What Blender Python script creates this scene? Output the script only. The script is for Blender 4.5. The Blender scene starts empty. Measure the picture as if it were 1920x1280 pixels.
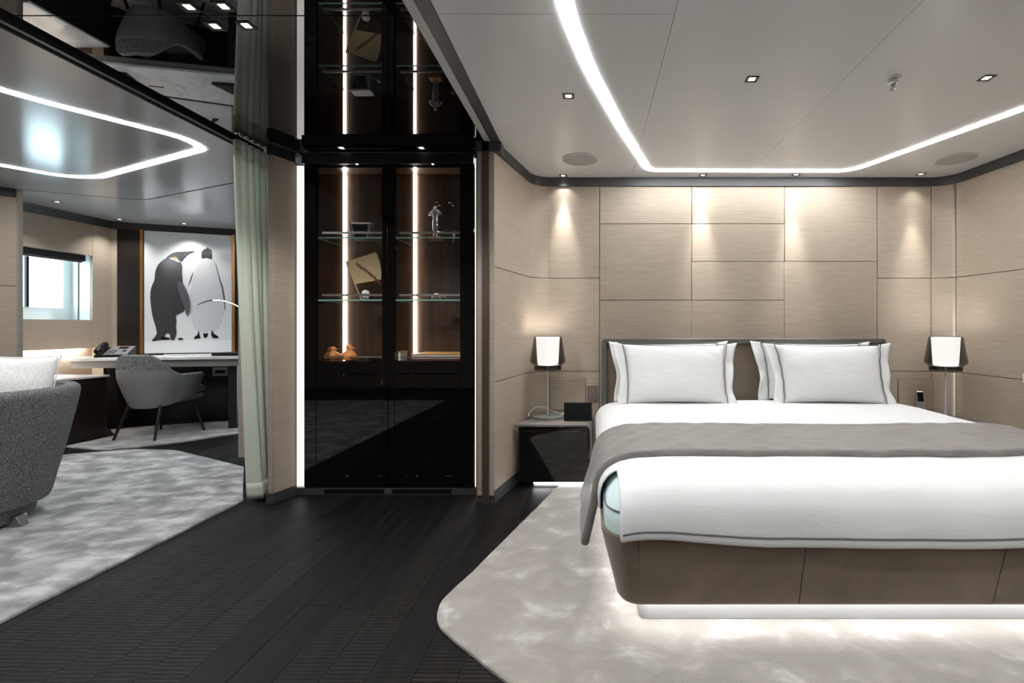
import bpy, bmesh, math, random
from mathutils import Vector, Matrix, noise
R = math.radians
random.seed(7)
S = bpy.context.scene
COL = S.collection

# ------------------------------------------------------------------ camera, world, exposure
EYE = 1.07          # eye height (m)
F, CX, CY = 900.0, 1110.0, 612.0   # focal length and principal point of a 1920 x 1280 frame
cd = bpy.data.cameras.new('camera'); cam = bpy.data.objects.new('camera', cd); COL.objects.link(cam)
cam.location = (0, 0, EYE); cam.rotation_euler = (R(90), 0, 0)
cd.sensor_width = 36; cd.lens = F / 1920 * 36
cd.shift_x = (960 - CX) / 1920; cd.shift_y = (CY - 640) / 1920
cd.clip_start = 0.02
S.camera = cam
w = bpy.data.worlds.new('daylight'); S.world = w; w.use_nodes = True
w.node_tree.nodes['Background'].inputs[0].default_value = (0.66, 0.87, 1.0, 1)
w.node_tree.nodes['Background'].inputs[1].default_value = 9.0
S.view_settings.view_transform = 'Standard'; S.view_settings.look = 'None'
S.view_settings.gamma = 1; S.view_settings.use_curve_mapping = False
S.view_settings.exposure = 0.0
LED = 39.0           # ceiling light strips
SPOT = 15.0          # watts of a downlight
S.cycles.max_bounces = 10; S.cycles.diffuse_bounces = 5; S.cycles.glossy_bounces = 5
S.cycles.transparent_max_bounces = 12; S.cycles.sample_clamp_indirect = 6
S.cycles.caustics_reflective = False; S.cycles.caustics_refractive = False

CEIL = 2.19; CORN = 2.13      # ceiling and underside of the dark cornice
YB = 3.62                     # bedroom back wall

def flo(u, v, z=0.0):         # a photograph point on the level plane at height z
    d = F * (EYE - z) / (v - CY); return ((u - CX) * d / F, d)
def fro(u, v, y):             # ... on the upright plane at depth y
    return ((u - CX) * y / F, y, EYE - (v - CY) * y / F)
def onwall(u, v, A, B):       # ... on an upright plane through A and B
    k = (u - CX) / F; dx, dy = B[0]-A[0], B[1]-A[1]
    t = (A[0] - k*A[1]) / (k*dy - dx); y = A[1] + t*dy
    return (A[0]+t*dx, y, EYE - (v - CY)*y/F)

# ------------------------------------------------------------------ materials
def lin(c): c /= 255; return c/12.92 if c <= .04045 else ((c+.055)/1.055)**2.4
def rgb(r, g, b): return (lin(r), lin(g), lin(b), 1)
def mat(name, col, rough=.5, metal=0, spec=.5, ior=None, emit=0, ecol=None, coat=0, sheen=0, trans=0):
    m = bpy.data.materials.new(name); m.use_nodes = True
    b = m.node_tree.nodes['Principled BSDF']
    b.inputs['Base Color'].default_value = col; b.inputs['Roughness'].default_value = rough
    b.inputs['Metallic'].default_value = metal; b.inputs['Specular IOR Level'].default_value = spec
    if ior: b.inputs['IOR'].default_value = ior
    if coat: b.inputs['Coat Weight'].default_value = coat; b.inputs['Coat Roughness'].default_value = .03
    if sheen: b.inputs['Sheen Weight'].default_value = sheen
    if trans: b.inputs['Transmission Weight'].default_value = trans
    if emit: b.inputs['Emission Color'].default_value = ecol or col; b.inputs['Emission Strength'].default_value = emit
    return m
def nd(m, t, **k):
    n = m.node_tree.nodes.new(t)
    for a, v in k.items():
        if a in n.inputs: n.inputs[a].default_value = v
        else: setattr(n, a, v)
    return n
def lk(m, a, b): m.node_tree.links.new(a, b)
def bsdf(m): return m.node_tree.nodes['Principled BSDF']
def coords(m, scale, rot=(0,0,0), kind='Object'):
    t = nd(m, 'ShaderNodeTexCoord'); p = nd(m, 'ShaderNodeMapping')
    p.inputs['Scale'].default_value = scale; p.inputs['Rotation'].default_value = rot
    lk(m, t.outputs[kind], p.inputs['Vector']); return p.outputs['Vector']
def noisy(m, scale, c1, c2, lo=.35, hi=.65, nscale=1, detail=4, dist=0, rough=.55, bump=0, bd=.002, kind='Object'):
    """colour between c1 and c2 by noise, optional bump"""
    v = coords(m, scale, kind=kind)
    n = nd(m, 'ShaderNodeTexNoise', Scale=nscale, Detail=detail, Distortion=dist, Roughness=rough); lk(m, v, n.inputs['Vector'])
    r = nd(m, 'ShaderNodeValToRGB'); r.color_ramp.elements[0].position = lo; r.color_ramp.elements[1].position = hi
    r.color_ramp.elements[0].color = c1; r.color_ramp.elements[1].color = c2
    lk(m, n.outputs['Fac'], r.inputs['Fac']); lk(m, r.outputs['Color'], bsdf(m).inputs['Base Color'])
    if bump:
        b = nd(m, 'ShaderNodeBump', Strength=bump, Distance=bd); lk(m, n.outputs['Fac'], b.inputs['Height'])
        lk(m, b.outputs['Normal'], bsdf(m).inputs['Normal'])
    return n, r
def glassy(name, tint, ior=1.5, rough=0.0):
    m = bpy.data.materials.new(name); m.use_nodes = True; t = m.node_tree; t.nodes.clear()
    o = nd(m, 'ShaderNodeOutputMaterial'); mx = nd(m, 'ShaderNodeMixShader'); fr = nd(m, 'ShaderNodeFresnel', IOR=ior)
    ge = nd(m, 'ShaderNodeNewGeometry'); mr = nd(m, 'ShaderNodeMapRange'); mr.inputs['To Min'].default_value = ior; mr.inputs['To Max'].default_value = 1/ior
    lk(m, ge.outputs['Backfacing'], mr.inputs['Value']); lk(m, mr.outputs[0], fr.inputs[0])
    a = nd(m, 'ShaderNodeBsdfTransparent'); g = nd(m, 'ShaderNodeBsdfGlossy')
    a.inputs['Color'].default_value = tint; g.inputs['Roughness'].default_value = rough
    lk(m, fr.outputs[0], mx.inputs[0]); lk(m, a.outputs[0], mx.inputs[1]); lk(m, g.outputs[0], mx.inputs[2]); lk(m, mx.outputs[0], o.inputs[0])
    return m

M = {}
def grass(name, c1, c2, rot=False):
    m = mat(name, c1, .5, spec=.35)
    n, r = noisy(m, (7, 7, 340), c1, c2, .34, .68, 1, 4, 0, .65, .2, .001)
    # slow drift of tone from panel to panel
    oi = nd(m, 'ShaderNodeObjectInfo'); h = nd(m, 'ShaderNodeHueSaturation'); mr = nd(m, 'ShaderNodeMapRange')
    mr.inputs['To Min'].default_value = .96; mr.inputs['To Max'].default_value = 1.04
    lk(m, oi.outputs['Random'], mr.inputs['Value']); lk(m, mr.outputs[0], h.inputs['Value'])
    lk(m, r.outputs['Color'], h.inputs['Color']); lk(m, h.outputs['Color'], bsdf(m).inputs['Base Color'])
    return m
M['wall'] = grass('grasscloth', rgb(158,144,128), rgb(178,164,148))
M['groove'] = mat('groove_brown', rgb(88,70,55), .7)
M['edge_wood'] = grass('pale_edge_wood', rgb(140,128,117), rgb(160,148,136))
M['dark_groove'] = mat('dark_bronze', rgb(60,48,38), .5)
M['cornice'] = mat('charcoal_lacquer', rgb(58,57,57), .45)
M['black_trim'] = mat('black_lacquer_trim', rgb(22,22,23), .35)
M['track'] = mat('grey_track', rgb(178,177,175), .45)
M['ceil'] = mat('satin_ceiling', rgb(228,229,230), .25, spec=.5)
M['ceil_l'] = mat('satin_lounge_ceiling', rgb(176,176,177), .17, spec=.5)
M['gapdark'] = mat('shadow_gap', rgb(25,24,24), .8)
M['gloss'] = mat('black_mirror_lacquer', rgb(6,6,6), .015, ior=2.0)
M['gloss2'] = mat('black_gloss_glass', rgb(6,5,5), .02, ior=1.5)
M['brownwood'] = mat('dark_brown_gloss_wood', rgb(52,37,25), .12)
noisy(M['brownwood'], (40, 40, 2), rgb(52,37,23), rgb(76,55,36)); bsdf(M['brownwood']).inputs['Roughness'].default_value = .38
M['mirror_side'] = mat('dark_brown_mirror_side', rgb(48,34,23), .03, ior=2.7)
M['darkpanel'] = mat('espresso_veneer', rgb(34,27,23), .3)
M['led'] = mat('light_strip', (1,1,1,1), .5, emit=LED, ecol=(.95,.985,1,1))
M['led_l'] = mat('light_strip_lounge', (1,1,1,1), .5, emit=LED*1.2, ecol=(.96,.985,1,1))
M['led_case'] = mat('light_strip_case', (1,1,1,1), .5, emit=60, ecol=(1,.92,.84,1))
M['led_jamb'] = mat('light_panel', (1,1,1,1), .5, emit=1.6, ecol=(1,.97,.93,1))
M['led_under'] = mat('under_glow', (1,1,1,1), .5, emit=24, ecol=(1,1,1,1))
M['lens'] = mat('lamp_lens', (1,1,1,1), .5, emit=6, ecol=(1,.95,.88,1))
M['frame_dl'] = mat('downlight_frame', rgb(70,62,56), .35, .6)
M['steel'] = mat('brushed_steel', rgb(185,183,180), .3, 1)
M['stem'] = mat('satin_grey_metal', rgb(196,194,191), .4, .25)
M['chrome'] = mat('chrome', rgb(210,210,210), .1, 1)
M['gunmetal'] = mat('gunmetal', rgb(96,94,92), .4, .4)
M['speaker'] = mat('speaker_mesh', rgb(168,166,163), .8)
M['white_linen'] = mat('white_linen', rgb(222,222,221), .8, spec=.2, sheen=.15)
noisy(M['white_linen'], (5,7,16), rgb(220,220,219), rgb(224,224,223), .3, .7, 1, 4, .5, .55, .35, .008)
M['piping'] = mat('grey_piping', rgb(98,98,100), .7)
M['teal'] = mat('pale_teal_sheet', rgb(214,234,234), .8, spec=.2)
M['runner'] = mat('grey_silk_runner', rgb(140,137,132), .42, spec=.4, sheen=.2)
noisy(M['runner'], (7, 60, 7), rgb(108,105,101), rgb(136,132,127), .35, .68, 1, 5, .4, .6, .5, .004)
M['suede'] = mat('taupe_suede', rgb(112,98,84), .75, spec=.25, sheen=.3)
noisy(M['suede'], (3.2, 3.2, 2.4), rgb(100,87,74), rgb(126,111,96), .3, .7, 1, 6, .8)
M['headframe'] = mat('dark_grey_leather', rgb(92,89,86), .45)
M['stand_top'] = mat('grey_leather_top', rgb(118,113,108), .38)
M['stand_body'] = mat('black_gloss_drawer', rgb(16,13,11), .04, ior=1.6)
M['plinth'] = mat('white_plinth', rgb(150,150,150), .5)
M['shade'] = mat('lamp_diffuser', (1,1,1,1), .6, emit=2.3, ecol=(1,.975,.94,1))
M['smoke'] = glassy('smoked_glass', (.64,.635,.63,1), 1.4)
M['smoke_dark'] = glassy('dark_smoked_glass', (.42,.415,.41,1), 1.45)
M['glass'] = glassy('clear_glass', (.97,.985,.98,1), 1.45)
M['glass_door'] = glassy('cabinet_glass', (.96,.96,.96,1), 1.35)
M['glass_edge'] = mat('green_glass_edge', rgb(120,165,150), .15, emit=.12)  # faint emission stands in for light the glass edge would catch
M['black'] = mat('black_plastic', rgb(11,11,12), .35, spec=.3)
M['screen'] = mat('black_screen', rgb(4,4,4), .35, spec=.12)
M['greyplastic'] = mat('grey_plastic', rgb(128,127,125), .4)
M['whiteplastic'] = mat('white_plastic', rgb(225,224,220), .4)
M['switch'] = mat('bronze_switch', rgb(125,116,107), .4, .2)
M['marble'] = mat('white_marble', rgb(222,221,219), .2)
noisy(M['marble'], (3,3,3), rgb(188,187,187), rgb(232,231,229), .28, .55, 1.5, 8, 1.4)
M['greylacquer'] = mat('grey_lacquer', rgb(132,130,127), .4)
M['gold'] = mat('bronze_edge', rgb(176,132,84), .3, .9)
M['print'] = mat('print_snow', rgb(222,223,225), .12)
M['peng_body'] = mat('print_dark_plumage', rgb(60,60,62), .15)
noisy(M['peng_body'], (240,240,240), rgb(52,52,54), rgb(74,74,76), .35, .75, 1, 3)
M['peng_black'] = mat('print_black', rgb(26,24,26), .15)
M['peng_mid'] = mat('print_grey_plumage', rgb(88,88,92), .15)
M['peng_white'] = mat('print_pale_plumage', rgb(205,206,209), .15)
M['peng_yel'] = mat('print_yellow', rgb(214,158,60), .15)
M['peng_red'] = mat('print_red', rgb(150,72,64), .15)
M['snow2'] = mat('print_snow_ground', rgb(232,233,235), .12)
M['boucle'] = mat('charcoal_boucle', rgb(70,70,70), .95, spec=.1)
noisy(M['boucle'], (150,150,150), rgb(46,47,48), rgb(160,159,157), .36, .74, 1.6, 2, .6, .6, .7, .004)
M['chair_leather'] = mat('grey_chair_leather', rgb(126,126,127), .55)
M['boucle2'] = mat('grey_boucle', rgb(96,96,96), .95, spec=.1)
noisy(M['boucle2'], (170,170,170), rgb(56,57,58), rgb(176,175,173), .36, .74, 1, 2, .6, .6, .8, .004)
M['darkmetal'] = mat('black_metal', rgb(20,19,19), .35)
M['cushion'] = mat('white_woven_cushion', rgb(228,229,226), .9, spec=.1)
noisy(M['cushion'], (180,180,180), rgb(214,215,212), rgb(238,238,235), .4, .6, 1, 2, 0, .5, .4, .002)
M['orange'] = mat('translucent_amber_wax', rgb(226,150,84), .35)
bsdf(M['orange']).inputs['Subsurface Weight'].default_value = .5
bsdf(M['orange']).inputs['Subsurface Radius'].default_value = (.02,.01,.005)
M['crystal'] = mat('crystal', (.95,.96,.97,1), .04, trans=1, ior=1.5)
M['frost'] = mat('frosted_crystal', rgb(180,180,182), .3)
M['straw'] = mat('woven_straw', rgb(170,146,106), .7)
M['wood_light'] = mat('pale_stick_wood', rgb(186,158,122), .5)
M['wood_base'] = mat('amber_wood_base', rgb(168,118,70), .4)
M['book'] = mat('tan_cover', rgb(196,140,76), .5)
M['paper'] = mat('paper_pages', rgb(222,216,206), .8)
M['redbook'] = mat('red_cover', rgb(150,60,48), .5)
M['winwhite'] = mat('white_window_reveal', rgb(226,230,228), .35)
M['curtain'] = mat('sheer_sage_curtain', rgb(226,230,220), .8, spec=.1)
M['curtain_head'] = mat('curtain_heading_fabric', rgb(168,174,164), .8, spec=.1)
for k in ('curtain', 'curtain_head'):
    m = M[k]; b = bsdf(m); tl = nd(m, 'ShaderNodeBsdfTranslucent'); mx = nd(m, 'ShaderNodeMixShader'); mx.inputs[0].default_value = .5
    tl.inputs['Color'].default_value = rgb(238,242,232)
    lk(m, b.outputs[0], mx.inputs[1]); lk(m, tl.outputs[0], mx.inputs[2])
    lk(m, mx.outputs[0], [n for n in m.node_tree.nodes if n.type == 'OUTPUT_MATERIAL'][0].inputs[0])

# straw fan: weave and a dark red band of dashes
m = M['straw']; v = coords(m, (1,1,1)); wv = nd(m, 'ShaderNodeTexChecker', Scale=130); lk(m, v, wv.inputs['Vector'])
wv.inputs['Color1'].default_value = rgb(204,180,138); wv.inputs['Color2'].default_value = rgb(172,148,108); lk(m, wv.outputs['Color'], bsdf(m).inputs['Base Color'])

def carpet(name, c1, c2, c3, scale, dist, lo, hi):
    m = mat(name, c1, .85, spec=.2, sheen=.5)
    v = coords(m, scale)
    n = nd(m, 'ShaderNodeTexNoise', Scale=1, Detail=5, Distortion=dist, Roughness=.55); lk(m, v, n.inputs['Vector'])
    r = nd(m, 'ShaderNodeValToRGB'); e = r.color_ramp.elements
    e[0].position = lo; e[0].color = c1; e[1].position = hi; e[1].color = c3
    e2 = e.new((lo+hi)/2); e2.color = c2
    lk(m, n.outputs['Fac'], r.inputs['Fac'])
    f = nd(m, 'ShaderNodeTexNoise', Scale=420, Detail=2); lk(m, coords(m, (1,1,1)), f.inputs['Vector'])
    mx = nd(m, 'ShaderNodeMix', data_type='RGBA', blend_type='OVERLAY'); mx.inputs[0].default_value = .22
    lk(m, r.outputs['Color'], mx.inputs[6]); lk(m, f.outputs['Fac'], mx.inputs[7]); lk(m, mx.outputs[2], bsdf(m).inputs['Base Color'])
    b = nd(m, 'ShaderNodeBump', Strength=.6, Distance=.004); b2 = nd(m, 'ShaderNodeBump', Strength=.35, Distance=.02)
    lk(m, f.outputs['Fac'], b.inputs['Height']); lk(m, n.outputs['Fac'], b2.inputs['Height'])
    lk(m, b2.outputs['Normal'], b.inputs['Normal']); lk(m, b.outputs['Normal'], bsdf(m).inputs['Normal'])
    return m
M['rug_bed'] = carpet('beige_viscose_pile', rgb(146,140,132), rgb(158,152,145), rgb(194,191,187), (6.5,7.5,4), .35, .45, .70)
M['rug_lounge'] = carpet('silver_viscose_pile', rgb(110,109,108), rgb(148,147,146), rgb(190,189,187), (5.5,7.5,4), .25, .40, .62)
M['rug_desk'] = carpet('grey_viscose_pile', rgb(120,117,113), rgb(152,149,145), rgb(186,184,181), (5.5,7.5,4), .25, .40, .62)

# ribbed dark floor planks
m = M['floor'] = mat('black_stained_oak', rgb(34,31,29), .5, spec=.16)
oi = nd(m, 'ShaderNodeObjectInfo')
v = coords(m, (26, 2.2, 1)); n = nd(m, 'ShaderNodeTexNoise', Scale=1, Detail=5, Roughness=.6); lk(m, v, n.inputs['Vector'])
r1 = nd(m, 'ShaderNodeValToRGB'); r1.color_ramp.elements[0].color = rgb(9,9,9); r1.color_ramp.elements[1].color = rgb(31,28,25)
r1.color_ramp.elements[0].position = .3; r1.color_ramp.elements[1].position = .75
ad = nd(m, 'ShaderNodeMath', operation='MULTIPLY_ADD'); ad.inputs[1].default_value = .35; lk(m, oi.outputs['Random'], ad.inputs[0])
sb = nd(m, 'ShaderNodeMath', operation='SUBTRACT'); sb.inputs[1].default_value = .17; lk(m, n.outputs['Fac'], sb.inputs[0]); lk(m, sb.outputs[0], ad.inputs[2])
lk(m, ad.outputs[0], r1.inputs['Fac']); lk(m, r1.outputs['Color'], bsdf(m).inputs['Base Color'])
wv = nd(m, 'ShaderNodeTexWave', wave_type='BANDS', bands_direction='Y', Scale=17.5, Distortion=.25, Detail=2); lk(m, coords(m, (1,1,1)), wv.inputs['Vector'])
mm = nd(m, 'ShaderNodeMath', operation='MULTIPLY'); lk(m, wv.outputs['Fac'], mm.inputs[0])
mr = nd(m, 'ShaderNodeMapRange'); mr.inputs['From Min'].default_value = .25; mr.inputs['From Max'].default_value = 1; lk(m, oi.outputs['Random'], mr.inputs['Value'])
lk(m, mr.outputs[0], mm.inputs[1])
bp = nd(m, 'ShaderNodeBump', Strength=.9, Distance=.003); lk(m, mm.outputs[0], bp.inputs['Height']); lk(m, bp.outputs['Normal'], bsdf(m).inputs['Normal'])

# ------------------------------------------------------------------ builders
def origin(o):
    v = Vector((0,0,0))
    while o: v += o.location; o = o.parent
    return v
class MB:
    def __init__(s): s.v = []; s.f = []; s.sm = []
    def add(s, vs, fs, smooth=False):
        k = len(s.v); s.v += [tuple(p) for p in vs]; s.f += [tuple(i+k for i in f) for f in fs]; s.sm += [smooth]*len(fs); return s
    def box(s, x0, x1, y0, y1, z0, z1):
        return s.add([(x,y,z) for z in (z0,z1) for y in (y0,y1) for x in (x0,x1)],
                     [(0,2,3,1),(4,5,7,6),(0,1,5,4),(2,6,7,3),(0,4,6,2),(1,3,7,5)])
    def prism(s, pts, z0, z1):
        n = len(pts)
        return s.add([(x,y,z0) for x,y in pts]+[(x,y,z1) for x,y in pts],
                     [tuple(range(n-1,-1,-1)), tuple(range(n,2*n))]+[(i,(i+1)%n,n+(i+1)%n,n+i) for i in range(n)])
    def loft(s, rings, cap=True, closed=True, smooth=True):
        n = len(rings[0]); vs = [p for r in rings for p in r]; fs = []
        for a in range(len(rings)-1):
            for i in range(n if closed else n-1):
                j = (i+1) % n; fs.append((a*n+i, a*n+j, (a+1)*n+j, (a+1)*n+i))
        if cap: fs += [tuple(range(n-1,-1,-1)), tuple((len(rings)-1)*n+i for i in range(n))]
        return s.add(vs, fs, smooth)
    def lathe(s, prof, c=(0,0,0), n=32, cap=True, smooth=True):
        return s.loft([[(c[0]+r*math.cos(2*math.pi*i/n), c[1]+r*math.sin(2*math.pi*i/n), c[2]+z) for i in range(n)] for r,z in prof], cap, True, smooth)
    def tube(s, pts, rad, n=8, cap=True):
        pts = [Vector(p) for p in pts]; rings = []; up = None
        for i, p in enumerate(pts):
            t = (pts[min(i+1,len(pts)-1)] - pts[max(i-1,0)]).normalized()
            if up is None: up = Vector((0,0,1)) if abs(t.z) < .9 else Vector((1,0,0))
            a = t.cross(up).normalized(); b = a.cross(t).normalized(); up = b
            r = rad[i] if isinstance(rad, (list,tuple)) else rad
            rings.append([p + a*r*math.cos(2*math.pi*k/n) + b*r*math.sin(2*math.pi*k/n) for k in range(n)])
        return s.loft(rings, cap)
    def grid(s, fn, nu, nv, keep=None, smooth=True):
        vs = [fn(i/nu, j/nv) for j in range(nv+1) for i in range(nu+1)]
        fs = [(j*(nu+1)+i, j*(nu+1)+i+1, (j+1)*(nu+1)+i+1, (j+1)*(nu+1)+i) for j in range(nv) for i in range(nu) if keep is None or keep((i+.5)/nu, (j+.5)/nv)]
        return s.add(vs, fs, smooth)
    def ribbon(s, poly, z0, z1, t, prof=None):
        """solid wall piece along a plan polyline; t = thickness to the right of the direction of travel (negative: left)"""
        nm = normals(poly); prof = prof or [(z0,0),(z1,0)]
        rings = []
        for (x,y),(nx,ny) in zip(poly, nm):
            rings.append([(x+nx*o, y+ny*o, z) for z,o in prof] + [(x+nx*t, y+ny*t, prof[-1][0]), (x+nx*t, y+ny*t, prof[0][0])])
        return s.loft(rings, True, True, len(poly) > 2)
    def xf(s, Mx):
        s.v = [tuple(Mx @ Vector(p)) for p in s.v]; return s
    def build(s, name, m, parent=None, bevel=0, subsurf=0, solid=0, seg=2, smooth=None, normals_=True):
        me = bpy.data.meshes.new(name)
        off = origin(parent) if parent else Vector((0,0,0))
        me.from_pydata([tuple(Vector(p)-off) for p in s.v], [], s.f)
        if normals_:
            bm = bmesh.new(); bm.from_mesh(me); bmesh.ops.remove_doubles(bm, verts=bm.verts, dist=1e-6)
            bmesh.ops.recalc_face_normals(bm, faces=bm.faces); bm.to_mesh(me); bm.free()
        if smooth is None: smooth = any(s.sm)
        me.polygons.foreach_set('use_smooth', [bool(smooth or bevel)]*len(me.polygons))
        if smooth or bevel: me.set_sharp_from_angle(angle=R(38))
        me.materials.append(m if not isinstance(m, str) else M[m])
        o = bpy.data.objects.new(name, me); COL.objects.link(o)
        if parent: o.parent = parent
        if bevel:
            b = o.modifiers.new('bevel', 'BEVEL'); b.width = bevel; b.segments = seg; b.limit_method = 'ANGLE'; b.angle_limit = R(40)
            b.harden_normals = False
        if solid:
            d = o.modifiers.new('thick', 'SOLIDIFY'); d.thickness = solid; d.offset = 0
        if subsurf:
            d = o.modifiers.new('sub', 'SUBSURF'); d.levels = subsurf; d.render_levels = subsurf
        return o
def normals(poly):
    out = []
    for i, p in enumerate(poly):
        a = poly[max(i-1,0)]; b = poly[min(i+1,len(poly)-1)]
        dx, dy = b[0]-a[0], b[1]-a[1]; l = math.hypot(dx,dy) or 1
        out.append((dy/l, -dx/l))
    return out
def fillet(pts, r, n=8, closed=False):
    out = []; N = len(pts)
    for i, p in enumerate(pts):
        rr = r[i] if isinstance(r, (list,tuple)) else r
        if (not closed and i in (0, N-1)) or rr <= 0: out.append(tuple(p)); continue
        p = Vector(p); a = Vector(pts[i-1]) - p; b = Vector(pts[(i+1)%N]) - p
        ang = a.angle(b); d = min(rr/math.tan(ang/2), a.length*.49, b.length*.49)
        s0 = p + a.normalized()*d; s1 = p + b.normalized()*d; rad = d*math.tan(ang/2)
        c = p + (a.normalized()+b.normalized()).normalized()*(rad/math.sin(ang/2))
        a0 = math.atan2(s0.y-c.y, s0.x-c.x); a1 = math.atan2(s1.y-c.y, s1.x-c.x); da = (a1-a0+math.pi) % (2*math.pi) - math.pi
        for k in range(n+1): out.append((c.x+rad*math.cos(a0+da*k/n), c.y+rad*math.sin(a0+da*k/n)))
    return out
def resample(poly, step):
    out = [poly[0]]
    for a, b in zip(poly, poly[1:]):
        k = max(1, int(math.hypot(b[0]-a[0], b[1]-a[1])/step))
        out += [(a[0]+(b[0]-a[0])*i/k, a[1]+(b[1]-a[1])*i/k) for i in range(1, k+1)]
    return out
def cut(poly, s0, s1):
    """piece of a polyline between two arc lengths"""
    out = []; acc = 0
    for a, b in zip(poly, poly[1:]):
        l = math.hypot(b[0]-a[0], b[1]-a[1])
        for s in (s0, s1):
            pass
        if acc + l > s0 and acc < s1 and l > 0:
            t0 = max(0, (s0-acc)/l); t1 = min(1, (s1-acc)/l)
            p0 = (a[0]+(b[0]-a[0])*t0, a[1]+(b[1]-a[1])*t0); p1 = (a[0]+(b[0]-a[0])*t1, a[1]+(b[1]-a[1])*t1)
            if not out or math.hypot(out[-1][0]-p0[0], out[-1][1]-p0[1]) > 1e-6: out.append(p0)
            out.append(p1)
        acc += l
    return out
def plen(poly): return sum(math.hypot(b[0]-a[0], b[1]-a[1]) for a, b in zip(poly, poly[1:]))
def arc_at(poly, test):
    """arc length at which test(point) first turns true"""
    acc = 0
    for a, b in zip(poly, poly[1:]):
        l = math.hypot(b[0]-a[0], b[1]-a[1])
        for k in range(50):
            t = k/50; p = (a[0]+(b[0]-a[0])*t, a[1]+(b[1]-a[1])*t)
            if test(p): return acc + l*t
        acc += l
    return acc
def tag(o, label=None, cat=None, group=None, kind=None):
    if label: o['label'] = label
    if cat: o['category'] = cat
    if group: o['group'] = group
    if kind: o['kind'] = kind
    return o
def thing(name, label, cat, loc=(0,0,0), group=None):
    o = bpy.data.objects.new(name, None); COL.objects.link(o); o.location = loc; o.empty_display_size = .1
    return tag(o, label, cat, group)
def struct(o, label=None): return tag(o, label, kind='structure')
def dup(root, loc=None, rz=None, label=None):
    r = root.copy(); COL.objects.link(r)
    if loc is not None: r.location = loc
    if rz is not None: r.rotation_euler = (0,0,rz)
    if label: r['label'] = label
    for ch in root.children:
        if ch.type == 'LIGHT': continue
        c = ch.copy(); COL.objects.link(c); c.parent = r
        for g in ch.children:
            d = g.copy(); COL.objects.link(d); d.parent = c
    return r
def lamp(name, kind, parent, loc, energy, col=(1,.96,.9), **k):
    l = bpy.data.lights.new(name, kind); l.energy = energy; l.color = col
    for a, v in k.items(): setattr(l, a, v)
    o = bpy.data.objects.new(name, l); COL.objects.link(o)
    if parent: o.parent = parent; o.location = Vector(loc) - origin(parent)
    else: o.location = loc
    return o

# ------------------------------------------------------------------ floor
floor = struct(MB().box(-6.2, 3.5, -2.8, 6.4, -.12, -.02).build('floor', 'gapdark'), 'near-black stained oak floor of ribbed planks')
PW = .139
kinds = [(MB().box(0, PW-.0013, 0, L-.0018, 0, .02), L) for L in (1.24, 1.62, 2.05)]
pmesh = []
for mb, L in kinds:
    o = mb.build('plank', 'floor', bevel=.0006, seg=1); pmesh.append((o, L))
first = set()
for c in range(-40, 20):
    x = c*PW + .01
    y = .35 - random.random()*1.2
    ymax = 5.6 if x < -2.6 else (3.15 if x < -.7 else 3.6)
    if x > .35: continue
    ymin = .8 if x > -2.45 else 2.9
    while y < ymax:
        o, L = random.choice(pmesh)
        if y + L > ymin:
            q = o if o.name not in first else o.copy()
            if o.name in first: COL.objects.link(q)
            first.add(o.name)
            q.parent = floor; q.location = (x, y, -.02 + random.uniform(-.0006, 0))
        y += L

# ------------------------------------------------------------------ bedroom shell
IL = (-.44, YB); L0 = (-.592, 2.91); IR = (2.69, YB); R0 = (3.19, -2.2)
path = fillet([L0, IL, IR, R0], [0, .16, .16, 0], 10)       # visible faces, left wall - back wall - right wall
PL = plen(path)
sA = arc_at(path, lambda p: p[0] > -.342 and p[1] > YB-.001)
sB = arc_at(path, lambda p: p[0] > 2.558)
sC = arc_at(path, lambda p: p[0] > 2.6 and (p[0]/p[1]) > (1792-CX)/F)
T = -.02
# structural walls behind the cladding
def backing(name, s0, s1, label):
    return struct(MB().ribbon([(x-nx*.02, y-ny*.02) for (x,y),(nx,ny) in zip(cut(path,s0,s1), normals(cut(path,s0,s1)))], -.1, CEIL+.06, -.1).build(name, 'groove'), label)
ZR = [.07, .732, 1.434, CORN]
wl = backing('wall_left', 0, sA, 'beige grasscloth panelled wall left of the bed with rounded corner')
wb = backing('wall_back', sA, sB, 'beige grasscloth panelled wall behind the bed')
wr = backing('wall_right', sB, PL, 'beige grasscloth panelled wall right of the bed')
G = .0022
def clad(parent, s0, s1, rows):
    for a, b in zip(rows, rows[1:]):
        MB().ribbon(cut(path, s0+G, s1-G), a+G, b-G, -.018).build('panel', 'wall', parent, bevel=.0012, seg=1)
clad(wl, 0, sA, ZR)
xs = [-.342] + [(u-CX)*YB/F for u in (1124, 1297, 1471, 1645)] + [2.558]
zy = lambda v: EYE - (v-CY)*YB/F
rows = [ZR, [.07, zy(562.5), zy(419.5), CORN], [.07, zy(562.5), zy(490), zy(419.5), CORN], [.07, zy(490), CORN],
        ZR]
rows[3] = [.07, zy(490), CORN]; cols = list(zip(xs, xs[1:]))
for (xa, xb), rw in zip(cols, rows):
    for a, b in zip(rw, rw[1:]):
        MB().box(xa+G, xb-G, YB, YB+.018, a+G, b-G).build('panel', 'wall', wb, bevel=.0012, seg=1)
clad(wr, sB, sC, ZR); clad(wr, sC, sC+1.05, ZR)
clad(wr, sC+1.05, sC+2.2, ZR)
clad(wr, sC+2.2, PL, [.07, CORN])
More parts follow.
